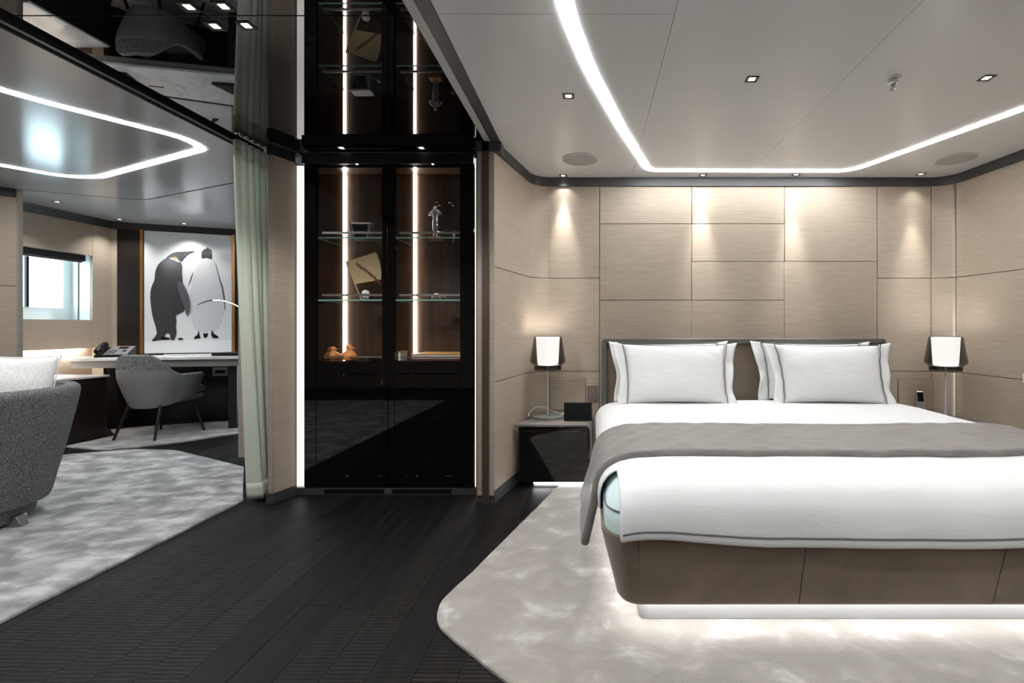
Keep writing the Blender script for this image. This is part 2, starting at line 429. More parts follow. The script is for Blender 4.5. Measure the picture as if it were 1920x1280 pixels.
# small access hatches low on the wall beside the bed
def hatch(x0, x1, z0, z1, label):
    h = thing('access_hatch', label, 'hatch', ((x0+x1)/2, YB, z0))
    MB().box(x0, x1, YB-.003, YB-.0005, z0, z1).build('rim', 'groove', h)
    MB().box(x0+.004, x1-.004, YB-.006, YB-.0005, z0+.004, z1-.004).build('cover', 'wall', h, bevel=.001, seg=1)
hatch(fro(1030,0,YB)[0], fro(1098,0,YB)[0], .44, zy(708), 'flush beige access hatch in the wall behind the left bedside lamp')
hatch(fro(1683,0,YB)[0], fro(1748,0,YB)[0], .44, zy(710), 'flush beige access hatch in the wall behind the handset, right of bed')
# cornice and skirting
cp = cut(path, 0, PL)
struct(MB().ribbon(cp, 0, 0, -.03, [(CORN-.004, .014), (CORN+.035, .014), (CEIL-.012, .016), (CEIL, .016)]).build('trim_1', 'cornice'), 'charcoal cornice around the bedroom ceiling')
struct(MB().ribbon(cut(path, 0, sC+.4), 0, .07, -.019, [(0,.004), (.07,.004)]).build('baseboard_left', 'cornice'), 'charcoal skirting along the bedroom walls')
# right-hand door jamb of the passage: two pale strips and a dark bronze groove
wj = struct(MB().box(-.665, -.625, 2.9, 3.08, 0, CEIL).build('wall_jamb', 'dark_groove'), 'end of the wall between passage and bedroom')
MB().box(-.696, -.663, 2.91, 3.05, .045, CORN).build('jamb_strip', 'edge_wood', wj, bevel=.002)
MB().box(-.626, -.5925, 2.909, 2.94, .045, CORN).build('jamb_strip', 'edge_wood', wj, bevel=.002)
MB().box(-.7, -.667, 2.915, 3.05, 0, .045).build('jamb_foot', 'cornice', wj)
MB().box(-.628, -.593, 2.913, 2.95, 0, .045).build('jamb_foot', 'cornice', wj)
MB().box(-.70, -.55, 2.9, 3.0, CORN, CEIL).build('jamb_head', 'cornice', wj)
# left-hand jamb, angled panel
wp = struct(MB().prism([(-1.962,2.912),(-1.934,2.912),(-1.895,3.05),(-1.895,3.7),(-1.962,3.7)], 0, CEIL).build('wall_partition', 'groove'), 'end of the wall between passage and lounge')
MB().prism([(-1.932,2.91),(-1.888,3.045),(-1.9,3.05),(-1.944,2.915)], .06, CORN-.02).build('panel', 'wall', wp, bevel=.001, seg=1)
MB().prism([(-1.964,2.909),(-1.9335,2.909),(-1.9335,2.918),(-1.964,2.918)], .06, CORN-.02).build('jamb_strip', 'edge_wood', wp, bevel=.001, seg=1)
MB().prism([(-1.968,2.9),(-1.928,2.9),(-1.882,3.045),(-1.968,3.045)], 0, .058).build('skirting', 'cornice', wp)
MB().prism([(-1.966,2.90),(-1.932,2.903),(-1.88,3.04),(-1.88,3.08),(-1.966,3.08)], CORN-.02, CEIL-.02).build('jamb_head', 'black_trim', wp)

# rear and far walls that close the rooms
struct(MB().box(-6.1, 3.4, -2.6, -2.5, -.1, CEIL+.05).build('wall_rear', 'wall'), 'plain wall behind the camera')

# ------------------------------------------------------------------ ceilings
cb = struct(MB().box(-.6, 3.4, -2.6, 3.75, CEIL+.012, CEIL+.06).build('ceiling', 'gapdark'), 'satin grey bedroom ceiling of large panels')
g = .0007
for xa, xb, ys in [(-.556, .297, [-2.5, .2, 1.722, 2.947, 3.7]), (.297, 1.139, [-2.5, .6, 2.76, 3.7]), (1.139, 2.02, [-2.5, .6, 3.7]), (2.02, 3.3, [-2.5, .6, 3.7])]:
    for a, b in zip(ys, ys[1:]):
        MB().box(xa+g, xb-g, a+g, b-g, CEIL, CEIL+.012).build('panel', 'ceil', cb, bevel=.0005, seg=1)
# beam between passage and bedroom
struct(MB().box(-.612, -.556, -2.5, 2.93, CEIL-.003, CEIL+.02).build('trim_2', 'cornice'), 'charcoal ceiling trim along passage')
struct(MB().box(-.650, -.613, -2.5, 2.93, CEIL-.002, CEIL+.02).build('trim_3', 'track'), 'pale grey ceiling track along passage')
# black mirror ceiling of the passage
ch = struct(MB().box(-2.13, -.63, -2.5, 3.2, CEIL+.012, CEIL+.06).build('ceiling_passage', 'gapdark'), 'black mirror lacquer ceiling of the passage')
for a, b in zip([-2.5, .1, 1.73, 3.02, 3.2], [.1, 1.73, 3.02, 3.2]):
    MB().box(-2.118, -.652, a+.002, b-.002, CEIL, CEIL+.012).build('panel', 'gloss', ch, bevel=.0015, seg=2)
# sliding-curtain track on the left of the passage
tr = struct(MB().box(-2.135, -2.118, -2.5, 3.1, CEIL-.022, CEIL+.02).build('trim_4', 'black_trim'), 'black and grey curtain track between passage and lounge')
MB().box(-2.165, -2.15, -2.5, 3.1, CEIL-.006, CEIL).build('rail', 'track', tr)
MB().box(-2.2, -2.185, -2.5, 3.1, CEIL-.008, CEIL).build('rail', 'gapdark', tr)
MB().box(-2.21, -2.13, -2.5, 3.1, CEIL-.002, CEIL+.02).build('rail_bed', 'gunmetal', tr)
# lounge ceiling
cl = struct(MB().box(-6.1, -2.13, -2.6, 6.4, CEIL+.012, CEIL+.06).build('ceiling_lounge', 'gapdark'), 'satin grey lounge ceiling')
gap = fillet([(-5.3,3.60), (-4.64,3.95), (-3.98,4.26), (-2.70,3.70)], [0,.1,.25,0], 8)
inner = [(-6.05,-2.5),(-2.21,-2.5),(-2.21,3.47)] + list(reversed(gap)) + [(-6.05,3.2)]
outer_ = list(gap) + [(-2.3,3.53),(-2.21,3.5),(-1.9,3.5),(-1.9,6.3),(-6.05,6.3),(-6.05,3.25)]
def shrink(pts, d):
    c = Vector((0,0)); n = len(pts); area = sum(pts[i][0]*pts[(i+1)%n][1]-pts[(i+1)%n][0]*pts[i][1] for i in range(n))
    out = []
    for i in range(n):
        a, b, e = Vector(pts[i-1]), Vector(pts[i]), Vector(pts[(i+1)%n])
        t = (e-a).normalized(); nn = Vector((-t.y, t.x)) * (1 if area > 0 else -1)
        out.append(tuple(b + nn*d))
    return out
MB().prism(shrink(inner, .009), CEIL, CEIL+.012).build('panel', 'ceil_l', cl)
MB().prism(shrink(outer_, .009), CEIL, CEIL+.012).build('panel', 'ceil_l', cl)

# ------------------------------------------------------------------ ceiling light strips
def strip(name, pts, wid, m, label, loc, closed=False):
    n = len(pts); nm = normals(pts) if not closed else [((pts[(i+1)%n][1]-pts[i-1][1]), -(pts[(i+1)%n][0]-pts[i-1][0])) for i in range(n)]
    nm = [Vector(a).normalized() for a in nm]
    rings = [[(x-a.x*wid/2, y-a.y*wid/2, CEIL-.003), (x+a.x*wid/2, y+a.y*wid/2, CEIL-.003), (x+a.x*wid/2, y+a.y*wid/2, CEIL+.004), (x-a.x*wid/2, y-a.y*wid/2, CEIL+.004)] for (x,y),a in zip(pts,nm)]
    if closed: rings.append(rings[0])
    t = thing(name, label, 'light strip', loc)
    MB().loft(rings, not closed, True, False).build('diffuser', m, t)
    return t
bs = fillet([(-.18,-1.6), flo(1052,0,CEIL), flo(1105,130,CEIL), flo(1165,240,CEIL), (.405,3.44), (1.86,3.455), flo(1920,203,CEIL), (2.36,1.8), (2.36,-1.6)],
            [0,3,3,3,.1,.16,.6,.3,0], 8)
strip('ceiling_light_strip', bs, .05, 'led', 'long white light strip curving around the bedroom ceiling', (1,3.45,CEIL))
ls = fillet([(-2.95,1.55), flo(0,170,CEIL), flo(345,258,CEIL), (-2.44,3.02), flo(185,332,CEIL), flo(120,331,CEIL), flo(0,309,CEIL), (-4.5,2.9), (-4.6,.7), (-3.5,.6)],
            [.5,1,.3,.12,.25,.3,.6,.5,.4,.3], 8, closed=True)
strip('ceiling_light_strip', ls, .05, 'led_l', 'white light strip loop in the lounge ceiling', (-3.4,3.3,CEIL), closed=True)

# ------------------------------------------------------------------ downlights
dl = thing('downlight', 'x', 'downlight', (0,0,0), 'square ceiling downlights')
b = MB()
for x0,x1,y0,y1 in ((-.027,.027,-.027,-.018),(-.027,.027,.018,.027),(-.027,-.018,-.018,.018),(.018,.027,-.018,.018)): b.box(x0,x1,y0,y1,-.003,.004)
b.build('frame', 'frame_dl', dl, bevel=.0008, seg=1)
MB().box(-.018,.018,-.018,.018,.0005,.002).build('reflector', 'frame_dl', dl)
MB().box(-.0125,.0125,-.0125,.0125,-.0015,.0008).build('lens', 'lens', dl)
spots = [  # u, v, label, watts, cone
    (1066,180,'square downlight left of the light strip over the bedroom', 1, 110),
    (1410,148,'square downlight in the middle ceiling panel above the bed', 1.3, 110),
    (1850,146,'square downlight right of the sprinkler', 1.3, 110),
    (1056,329,'square downlight grazing the wall above the left bedside lamp', .3, 105),
    (1318,328,'left of two square downlights grazing the wall above headboard middle', .3, 105),
    (1493,327,'right of two square downlights grazing the wall above headboard middle', .3, 105),
    (1727,326,'square downlight grazing the wall above the right bedside phone', .3, 105),
    (354,13,'far left of four downlights clustered in the black ceiling, nearer row', 1.35, 140),
    (419,12,'right one of the nearer pair of downlights in black ceiling', 1.35, 140),
    (403,49,'left one of the farther pair of downlights in black ceiling', 1.35, 140),
    (462,48,'right one of the farther pair of downlights in black ceiling', 1.35, 140),
    (640,277,'square downlight above the left cabinet door', .004, 70),
    (790,277,'square downlight above the right cabinet door', .004, 70),
    (107,378,'square downlight in lounge ceiling by the window wall', 1.8, 110),
    (224,411,'square downlight in lounge ceiling above the dark panel', 1.7, 110),
    (345,419,'square downlight in lounge ceiling above the penguin picture', 1.7, 110)]
for i, (u, v, lab, e, cone) in enumerate(spots):
    x, y = flo(u, v, CEIL)
    o = dl if i == 0 else dup(dl)
    o.location = (x, y, CEIL); o['label'] = lab
    if 326 <= v <= 329:      # wall washers: a narrow beam tilted a little to the wall on top of the wide one
        lamp('bulb', 'SPOT', o, (x, y, CEIL-.012), SPOT*6.5, (1,.985,.965), spot_size=R(35), spot_blend=1, shadow_soft_size=.01)
        lamp('bulb', 'SPOT', o, (x, y, CEIL-.012), SPOT*.9, (1,.985,.965), spot_size=R(52), spot_blend=1, shadow_soft_size=.01)
    lamp('bulb', 'SPOT', o, (x, y, CEIL-.012), SPOT*e, (1,.98,.96), spot_size=R(cone), spot_blend=.35 if cone == 140 else 1, shadow_soft_size=.012)
# unseen downlights added as fill light for bedroom, passage and lounge
for x, y, lab in [(.9,.6,'added unseen square fill downlight over the foot of the bed, left, above the picture edge'),(1.9,.6,'added unseen square fill downlight over the foot of the bed, right, above the picture edge'),
                  (.9,-.9,'added square bedroom fill downlight behind the camera, nearer the passage'),(1.9,-.9,'added square bedroom fill downlight behind the camera, nearer the right wall'),
                  (-1.35,.2,'added square fill downlight in the black passage ceiling behind the camera'),(-4.2,1.0,'added unseen square fill downlight over the lounge rug, inside the light loop'),
                  (-3.75,2.2,'added unseen square fill downlight over the charcoal armchair, left of the picture'),(-3.4,-.4,'added square lounge fill downlight behind the camera')]:
    o = dup(dl, (x, y, CEIL)); o['label'] = lab
    lamp('bulb', 'SPOT', o, (x, y, CEIL-.012), SPOT*(1.3 if x < -2.2 else 2.2), (1,.99,.98), spot_size=R(120), spot_blend=1, shadow_soft_size=.012)

# ceiling speakers and sprinkler
def disc_speaker(u, v, r, label):
    x, y = flo(u, v, CEIL); t = thing('ceiling_speaker', label, 'speaker', (x,y,CEIL), 'round ceiling speakers')
    MB().lathe([(r,-.001),(r+.004,-.004),(r-.003,-.006),(r-.004,-.001)], (x,y,CEIL), 40).build('rim', 'ceil', t)
    MB().lathe([(r-.003,-.001),(r-.003,-.005),(r*.6,-.0055),(.001,-.006)], (x,y,CEIL), 40).build('grille', 'speaker', t)
disc_speaker(1088, 298.5, .118, 'round grey ceiling speaker left of the light strip corner')
disc_speaker(1793, 297.5, .118, 'round ceiling speaker near the right wall, past the light strip')
x, y = flo(1674, 146, CEIL)
sp = thing('sprinkler_head', 'chrome sprinkler head hanging from the ceiling right of the seam', 'sprinkler', (x,y,CEIL))
MB().lathe([(.034,0),(.034,-.002),(.028,-.006),(.012,-.008)], (x,y,CEIL), 28).build('escutcheon', 'ceil', sp)
MB().lathe([(.016,-.006),(.02,-.012),(.02,-.024),(.014,-.028),(.01,-.034)], (x,y,CEIL), 20).build('body', 'chrome', sp)
b = MB(); b.tube([(x-.009,y,CEIL-.032),(x-.009,y,CEIL-.05)], .0022, 6); b.tube([(x+.009,y,CEIL-.032),(x+.009,y,CEIL-.05)], .0022, 6)
b.build('frame_arm', 'chrome', sp); MB().tube([(x,y,CEIL-.03),(x,y,CEIL-.05)], .003, 8).build('bulb_tube', 'steel', sp)
MB().lathe([(.002,-.048),(.012,-.05),(.012,-.053),(.002,-.055)], (x,y,CEIL), 14).build('deflector', 'chrome', sp)

# ------------------------------------------------------------------ bed
BX0, BX1, BC = .03, 2.17, 1.10
YF = 1.58
bed = thing('bed', 'low wide bed base in taupe suede panels with glowing underside and headboard', 'bed', (BC, 2.5, 0))
per = fillet([(BX0,3.56),(BX0,YF),(BX1,YF),(BX1,3.56)], [0,.14,.14,0], 12)
per = resample(per, .12)
TP = .105
prof = [(.108,-TP-.03),(.109,-.085),(.116,-.068),(.13,-.058),(.2,-.042),(.30,-.016),(.352,-.003),(.362,-.004),(.367,-.012),(.367,-.03)]
def bedpiece(s0, s1, name='upholstered_panel'):
    pl = cut(per, s0+.002, s1-.002); nm = normals(pl); rings = []
    for (x,y),(nx,ny) in zip(pl, nm):          # outward is -normal here (travelling round the bed with it on the left)
        rings.append([(x+nx*o, y+ny*o, z) for z,o in prof] + [(x-nx*.06, y-ny*.06, .36), (x-nx*.14, y-ny*.14, .112)])
    MB().loft(rings, True, True, True).build(name, 'suede', bed)
L_side = arc_at(per, lambda p: p[0] > .153)
cuts = [0, 1.05, L_side, L_side+.554, L_side+1.217, arc_at(per, lambda p: p[0] > 2.047), plen(per)-1.05, plen(per)]
for a, b in zip(cuts, cuts[1:]): bedpiece(a, b)
for s_ in cuts[1:-1]:        # dark liner added behind each seam to block the under-glow
    pl2 = cut(per, s_-.012, s_+.012); nm = normals(pl2)
    MB().loft([[(x+nx*(o-.007), y+ny*(o-.007), z) for z,o in prof[1:-2]] + [(x+nx*(o-.02), y+ny*(o-.02), z) for z,o in reversed(prof[1:-2])] for (x,y),(nx,ny) in zip(pl2, nm)], True, True, False).build('seam_light_stop', 'gapdark', bed)
MB().box(.12, 2.08, 1.7, 3.52, .30, .345).build('slat_deck', 'gunmetal', bed)
MB().prism(fillet([(.17,1.735),(2.03,1.735),(2.03,3.5),(.17,3.5)], .03, 5, True), .0145, .3).build('plinth', 'plinth', bed)
b = MB()
b.box(.15,2.05,1.692,1.712,.101,.1065); b.box(.14,.157,1.72,3.5,.101,.1065); b.box(2.043,2.06,1.72,3.5,.101,.1065)
b.build('light_strip', 'led_under', bed)
# headboard
HB0, HB1 = .072, 2.128
hb = MB()
hf = fillet([(HB0,.15),(HB0,.982),(HB1,.982),(HB1,.15)], [0,.025,.025,0], 5)
rings = []
for (x,z),(nx,nz) in zip(hf, normals(hf)):
    rings.append([(x,3.47,z),(x+nx*.034,3.47,z+nz*.034),(x+nx*.036,3.475,z+nz*.036),(x+nx*.036,YB-.004,z+nz*.036),(x,YB-.004,z)])
hb.loft(rings, True, True, False)
head = hb.build('headboard', 'headframe', bed, bevel=.003)
for u0, u1 in ((HB0+.034,(1303-CX)*3.52/F),((1303-CX)*3.52/F,(1472-CX)*3.52/F),((1472-CX)*3.52/F,HB1-.034)):
    MB().box(u0+.001, u1-.001, 3.5, YB-.006, .2, .955).build('cushion_panel', 'suede', head, bevel=.012, seg=3)

# mattress
def rrect(x0,x1,y0,y1,r,n=6): return fillet([(x0,y0),(x1,y0),(x1,y1),(x0,y1)], r, n, True)
mp = [(.35,.02),(.36,.004),(.40,0),(.43,.003),(.47,.02),(.50,.045),(.525,.085),(.537,.14),(.54,.22)]
rings = [[(x,y,z) for x,y in rrect(.042+o, 2.158-o, 1.59+o, 3.46-o*.3, max(.12-o*.3,.03), 8)] for z,o in mp]
mt = tag(MB().loft(rings).build('mattress', 'teal'), 'thick mattress in a pale teal fitted sheet on the suede bed base', 'mattress')
ring = [(x,y,.445) for x,y in rrect(.042+.004, 2.158-.004, 1.593, 3.45, .12, 8)]
MB().tube(ring+[ring[0]], .0028, 6, False).build('seam_piping', 'piping', mt)

# white duvet: top sheet with a front fall and side falls, open at the foot corners
def interp(tab, t):
    for (a,va),(b_,vb) in zip(tab, tab[1:]):
        if t <= b_:
            k = (t-a)/(b_-a); return [p+(q-p)*k for p,q in zip(va,vb)]
    return tab[-1][1]
def arcparam(pts):
    L = [0]
    for a, b in zip(pts, pts[1:]): L.append(L[-1]+math.dist(a,b))
    return [(l/L[-1], p) for l,p in zip(L,pts)]
left = [(.028,.385),(.026,.43),(.034,.475),(.06,.513),(.105,.538),(.17,.55),(.27,.556)]
xprof = left + [(2*BC-x,z) for x,z in reversed(left)]
yprof = [(3.29,0),(3.0,0),(1.86,0),(1.74,-.004),(1.675,-.016),(1.62,-.042),(1.585,-.085),(1.569,-.13),(1.562,-.165),(1.56,-.212)]
XP, YP = arcparam(xprof), arcparam(yprof)
def duv(s, t):
    x, z = interp(XP, s); y, dz = interp(YP, t)
    n1 = noise.noise(Vector((x*3.1, y*3.3, .3)))*.006 + noise.noise(Vector((x*9, y*7, 2)))*.0022
    hang = max(0, min(1, (-dz)/.2))
    if hang > 0:
        # gentle folds on the front fall and a hem that dips to the right
        y += -.004*hang*math.sin(x*6+.5) + noise.noise(Vector((x*4+z*3, z*9, 5)))*.008*hang
        dz *= .80 + .20*min(1, max(0, (x-.08)/.5))
    return (x, y, z+dz+n1*(1-.6*hang)+.004)
NU, NV = 110, 60
duvet = tag(MB().grid(duv, NU, NV, lambda s,t: not (interp(YP,t)[0] < 1.80 and not (.088 < interp(XP,s)[0] < 2*BC-.088))).build('duvet', 'white_linen', solid=.010, subsurf=1),
            'smooth white duvet over the bed, falling over the foot end', 'duvet')
pp = []
for i in range(0, 61):
    s = .0 + i/60; x = .1 + (2*BC-.2)*s
    sp_ = min(XP, key=lambda q: 1)  # placeholder
    lo, hi = 0, 1
    for _ in range(30):
        mid = (lo+hi)/2
        if interp(XP, mid)[0] < x: lo = mid
        else: hi = mid
    p = duv(lo, .982); pp.append((p[0], p[1]-.0065, p[2]))
MB().tube(pp, .0026, 6).build('piping', 'piping', duvet)
pp = [(lambda p: (p[0]-.006, p[1], p[2]))(duv(.022, t/40*.55)) for t in range(41)]
MB().tube(pp, .0025, 6).build('piping', 'piping', duvet)

# grey runner
rl = [(-.042,.205),(-.036,.235),(-.014,.315),(.004,.37),(.016,.43),(.028,.472),(.055,.514),(.105,.541),(.175,.555),(.28,.561)]
rprof = rl + [(2*BC-x,z) for x,z in reversed(rl)]
RP = arcparam(rprof)
def run(s, t):
    x, z = interp(RP, s); y = 2.385 + (1.868-2.385)*t
    y += .012*math.sin(x*3.3+1) * (1 if t < .5 else .6) + noise.noise(Vector((x*5, t*2, 1)))*.008
    hang = max(0, .5-z)/.3
    if x < BC: x += .012*hang*t + noise.noise(Vector((y*6, z*4, 8)))*.012*hang; y -= .03*hang*t
    q = .0022*math.sin(x*46)*math.sin(y*40)
    e = min(t, 1-t)
    return (x, y, z + .012 + noise.noise(Vector((x*4, y*5, 4)))*.005 + q + (.004 if e < .04 else 0))
runner = tag(MB().grid(run, 130, 30).build('bed_runner', 'runner', solid=.034, subsurf=1), 'grey quilted silk runner laid across the white duvet, hanging at the side', 'bed runner')

# ------------------------------------------------------------------ pillows
def make_pillow(label):
    t = thing('pillow', label, 'pillow', (0,0,0), 'white pillows with grey piping')
    W, H, TH = .345, .204, .08
    def side(sg):
        def fn(a, b):
            a = a*2-1; b = b*2-1
            k = ((1-abs(a)**2.6)*(1-abs(b)**2.6))
            x = a*W*(1-.035*(1-a*a)*0 - .055*(1-b*b)*abs(a)**3); z = b*H*(1-.06*(1-abs(a)**2)*abs(b)**6)
            y = -sg*TH*max(k,0)**.55
            y += noise.noise(Vector((x*7, z*7, sg*3)))*.006*max(k,0)**.3
            # creases running out of the corners
            y += .004*math.sin((abs(a)*5+abs(b)*6)*3)*abs(a*b)**1.5*max(k,0)**.4
            return (x*(1+.035*b), y, z+H)
        return fn
    mb = MB().grid(side(1), 36, 26); mb.grid(side(-1), 36, 26)
    mb.build('case', 'white_linen', t, subsurf=1)
    for sg in (-1, 1):
        def fl(a, b, sg=sg):
            bb = b*2-1
            xin = W*(1-.055*(1-bb*bb))
            x = sg*(xin - .008 + a*(.064 + .012*abs(bb)**2 + .006*math.sin(bb*5+sg)))
            return (x*(1+.045*bb), -.006*math.sin(bb*7+sg*2)*a - .004 + noise.noise(Vector((a*2, bb*3, sg*5)))*.012*a, H + bb*(H+.010*a*bb*bb))
        MB().grid(fl, 6, 30).build('flange', 'white_linen', t, solid=.006)
        pts = [(sg*W*(1-.055*(1-(k/15-1)**2))*(1+.035*(k/15-1)), -.016+.004*math.cos(k*.9), H+(k/15-1)*H) for k in range(31)]
        MB().tube(pts, .0033, 6).build('piping', 'piping', t)
    pts = [((k/15-1)*W*1.035, -.004, 2*H*1.0-.0122*(1-(k/15-1)**2)+.001) for k in range(31)]
    MB().tube(pts, .0024, 6).build('piping', 'piping', t)
    return t
p0 = make_pillow('white pillow lying in front on the left side of the bed')
def lean(o, x, y, z, tilt, rz=0, ry=0):
    o.location = (x, y, z); o.rotation_euler = (-R(tilt), R(ry), R(rz))
pb = dup(p0, label='white pillow behind the front left one, mostly hidden'); lean(pb, .548, 3.36, .556, 13, 1, 0)
lean(p0, .562, 3.165, .558, 17, 1.0, .3)
pc = dup(p0, label='white pillow behind the front right one, its left flange showing'); lean(pc, 1.56, 3.36, .556, 13, 0, .5)
pd = dup(p0, label='white pillow lying in front on the right side of the bed'); lean(pd, 1.60, 3.165, .558, 18, -2, .2)

# ------------------------------------------------------------------ bedside units, lamps
def bedside(mir, label):
    sx = lambda x: x if mir == 0 else 2*BC - x
    t = thing('bedside_unit', label, 'nightstand', (sx(-.2), 3.4, 0))
    def P(pts): return [(sx(x), y) for x,y in pts]
    # waterfall top: slab that curls down on the bed side
    secs = fillet([(-.515,.421),(.0,.421),(.010,.12)], [0,.05,0], 8)
    nm = normals(secs); rings = []
    for i_, ((x,z),(nx,nz)) in enumerate(zip(secs, nm)):
        y0 = 3.19; xb = -.335 if i_ == 0 else x
        if i_ == 1: rings.append([(sx(-.415),y0,z),(sx(-.415),y0,z-.018),(sx(-.325),3.6,z-.018),(sx(-.325),3.6,z)])
        rings.append([(sx(x),y0,z),(sx(x+nx*.018),y0,z+nz*.018),(sx(xb+nx*.018),3.6,z+nz*.018),(sx(xb),3.6,z)])
    MB().loft(rings, True, True, False).build('top', 'stand_top', t, bevel=.003)
    MB().prism(P([(-.487,3.2),(-.025,3.2),(-.025,3.59),(-.335,3.59),(-.425,3.46)]), .032, .398).build('body', 'stand_body', t, bevel=.002)
    MB().prism(P([(-.482,3.188),(-.03,3.188),(-.03,3.1995),(-.482,3.1995)]), .036, .376).build('drawer', 'stand_body', t, bevel=.002)
    MB().prism(P([(-.492,3.21),(-.4885,3.21),(-.43,3.455),(-.4335,3.455)]), .032, .40).build('side_panel', 'cornice', t)
    MB().prism(P([(-.39,3.215),(-.03,3.215),(-.03,3.5),(-.33,3.5)]), .0005, .031).build('plinth', 'plinth', t)
    MB().prism(P([(-.39,3.204),(-.03,3.204),(-.03,3.212),(-.39,3.212)]), .024, .031).build('light_strip', 'led_under', t)
    return t
bedside(0, 'black gloss bedside unit with grey waterfall top left of the bed')
bedside(1, 'black gloss bedside unit with grey top right of the bed, mostly hidden')
ZT = .4215
def make_lamp(x, y, label):
    t = thing('table_lamp', label, 'lamp', (x,y,ZT), 'bedside table lamps')
    c = (x,y,ZT)
    MB().lathe([(.115,0),(.118,.003),(.118,.008),(.114,.011),(.02,.0125),(.008,.0125)], c, 48).build('base', 'greyplastic', t)
    MB().lathe([(.0072,.011),(.0072,.40),(.004,.405)], c, 14).build('stem', 'stem', t)
    o = MB().lathe([(.076,.385),(.0755,.387),(.085,.56),(.0862,.572),(.0835,.572),(.082,.56),(.0735,.39)], c, 40, False).build('inner_shade', 'shade', t)
    MB().lathe([(.0985,.338),(.099,.368),(.096,.368),(.0955,.338),(.0985,.338)], c, 48, False).build('glass_neck', 'smoke_dark', t)
    MB().lathe([(.0985,.3685),(.104,.374),(.126,.392),(.129,.405),(.126,.418),(.101,.572),(.099,.576),(.0985,.572),(.1235,.416),(.1265,.405),(.124,.394),(.102,.377),(.0965,.3695)], c, 48, False).build('glass_shade', 'smoke', t)
    MB().lathe([(.012,.376),(.06,.378),(.095,.368),(.095,.372),(.06,.383),(.012,.383)], c, 32, False).build('shade_carrier', 'gunmetal', t)
    lamp('bulb', 'POINT', t, (x,y,ZT+.47), 2.2, (1,.93,.86), shadow_soft_size=.03)
    return t
make_lamp(-.318, 3.46, 'table lamp with smoked glass shade on the left bedside unit')
make_lamp(2.49, 3.38, 'table lamp with smoked glass shade on the right bedside unit')
# black tablet on its stand
x0 = fro(1057,0,3.3)[0]; x1 = fro(1110,0,3.3)[0]
t = thing('tablet', 'black tablet standing tilted on the left bedside unit', 'tablet', ((x0+x1)/2, 3.31, ZT))
mb = MB().box(x0, x1, -.005, .005, 0, .128); mb.xf(Matrix.Translation((0,3.29,ZT+.001)) @ Matrix.Rotation(R(-16),4,'X')); mb.build('case', 'black', t, bevel=.003)
mb = MB().box(x0+.006, x1-.006, -.0062, -.0052, .006, .122); mb.xf(Matrix.Translation((0,3.29,ZT+.001)) @ Matrix.Rotation(R(-16),4,'X')); mb.build('screen', 'screen', t)
mb = MB().box(x0+.05, x1-.05, -.003, .003, 0, .105); mb.xf(Matrix.Translation((0,3.365,ZT)) @ Matrix.Rotation(R(22),4,'X')); mb.build('kickstand', 'black', t)
# white plug and cable behind the lamp base
t = thing('charging_cable', 'white charging cable with plug looping behind the left lamp base', 'cable', (-.27,3.5,ZT))
pts = [(-.22,3.44,ZT+.02),(-.28,3.5,ZT+.03),(-.36,3.53,ZT+.055),(-.41,3.5,ZT+.06),(-.45,3.46,ZT+.03),(-.45,3.43,ZT+.004)]
cv = [Vector(p) for p in pts]; sm_ = []
for i in range(len(cv)-1):
    for k in range(6):
        a = cv[max(i-1,0)]; b = cv[i]; c = cv[i+1]; d = cv[min(i+2,len(cv)-1)]; u_ = k/6
        sm_.append(.5*((2*b)+(c-a)*u_+(2*a-5*b+4*c-d)*u_*u_+(3*b-a-3*c+d)*u_**3))
MB().tube(sm_, .0028, 7).build('cord', 'whiteplastic', t)
mb = MB().box(-.026,.026,-.014,.014,0,.03); mb.xf(Matrix.Translation((-.19,3.44,ZT+.001)) @ Matrix.Rotation(R(20),4,'Z')); mb.build('plug', 'whiteplastic', t, bevel=.005)
mb = MB()
for k in range(3): mb.box(-.03+k*.02-.003,-.03+k*.02+.003,-.016,-.0142,.008,.022)
mb.xf(Matrix.Translation((-.185,3.44,ZT+.001)) @ Matrix.Rotation(R(20),4,'Z')); mb.build('plug_ridge', 'greyplastic', t)
# switch plates
t = thing('switch_plate', 'bronze switch plate on the wall between hatch and headboard', 'switch', (0,YB,.5))
x0, _, z1 = fro(1100.5,721.5,YB); x1, _, z0 = fro(1121,753,YB)
MB().box(x0,x1,YB-.008,YB-.0005,z0,z1).build('plate', 'switch', t, bevel=.002)
for k in range(2):
    xa = x0+.012+k*(x1-x0-.024)/2
    MB().box(xa+.002, xa+(x1-x0-.024)/2-.002, YB-.011, YB-.008, z0+.02, z1-.02).build('rocker', 'switch', t, bevel=.001, seg=1)
t = thing('wall_socket', 'small white socket on the right wall at the picture edge', 'socket', (2.73,3.03,.72))
xw = IR[0] + (R0[0]-IR[0])*(YB-3.03)/(YB-R0[1])
MB().box(xw-.008, xw-.0005, 2.985, 3.045, .715, .775).build('plate', 'whiteplastic', t, bevel=.002)
MB().box(xw-.011, xw-.0081, 3.0, 3.03, .73, .76).build('insert', 'black', t)
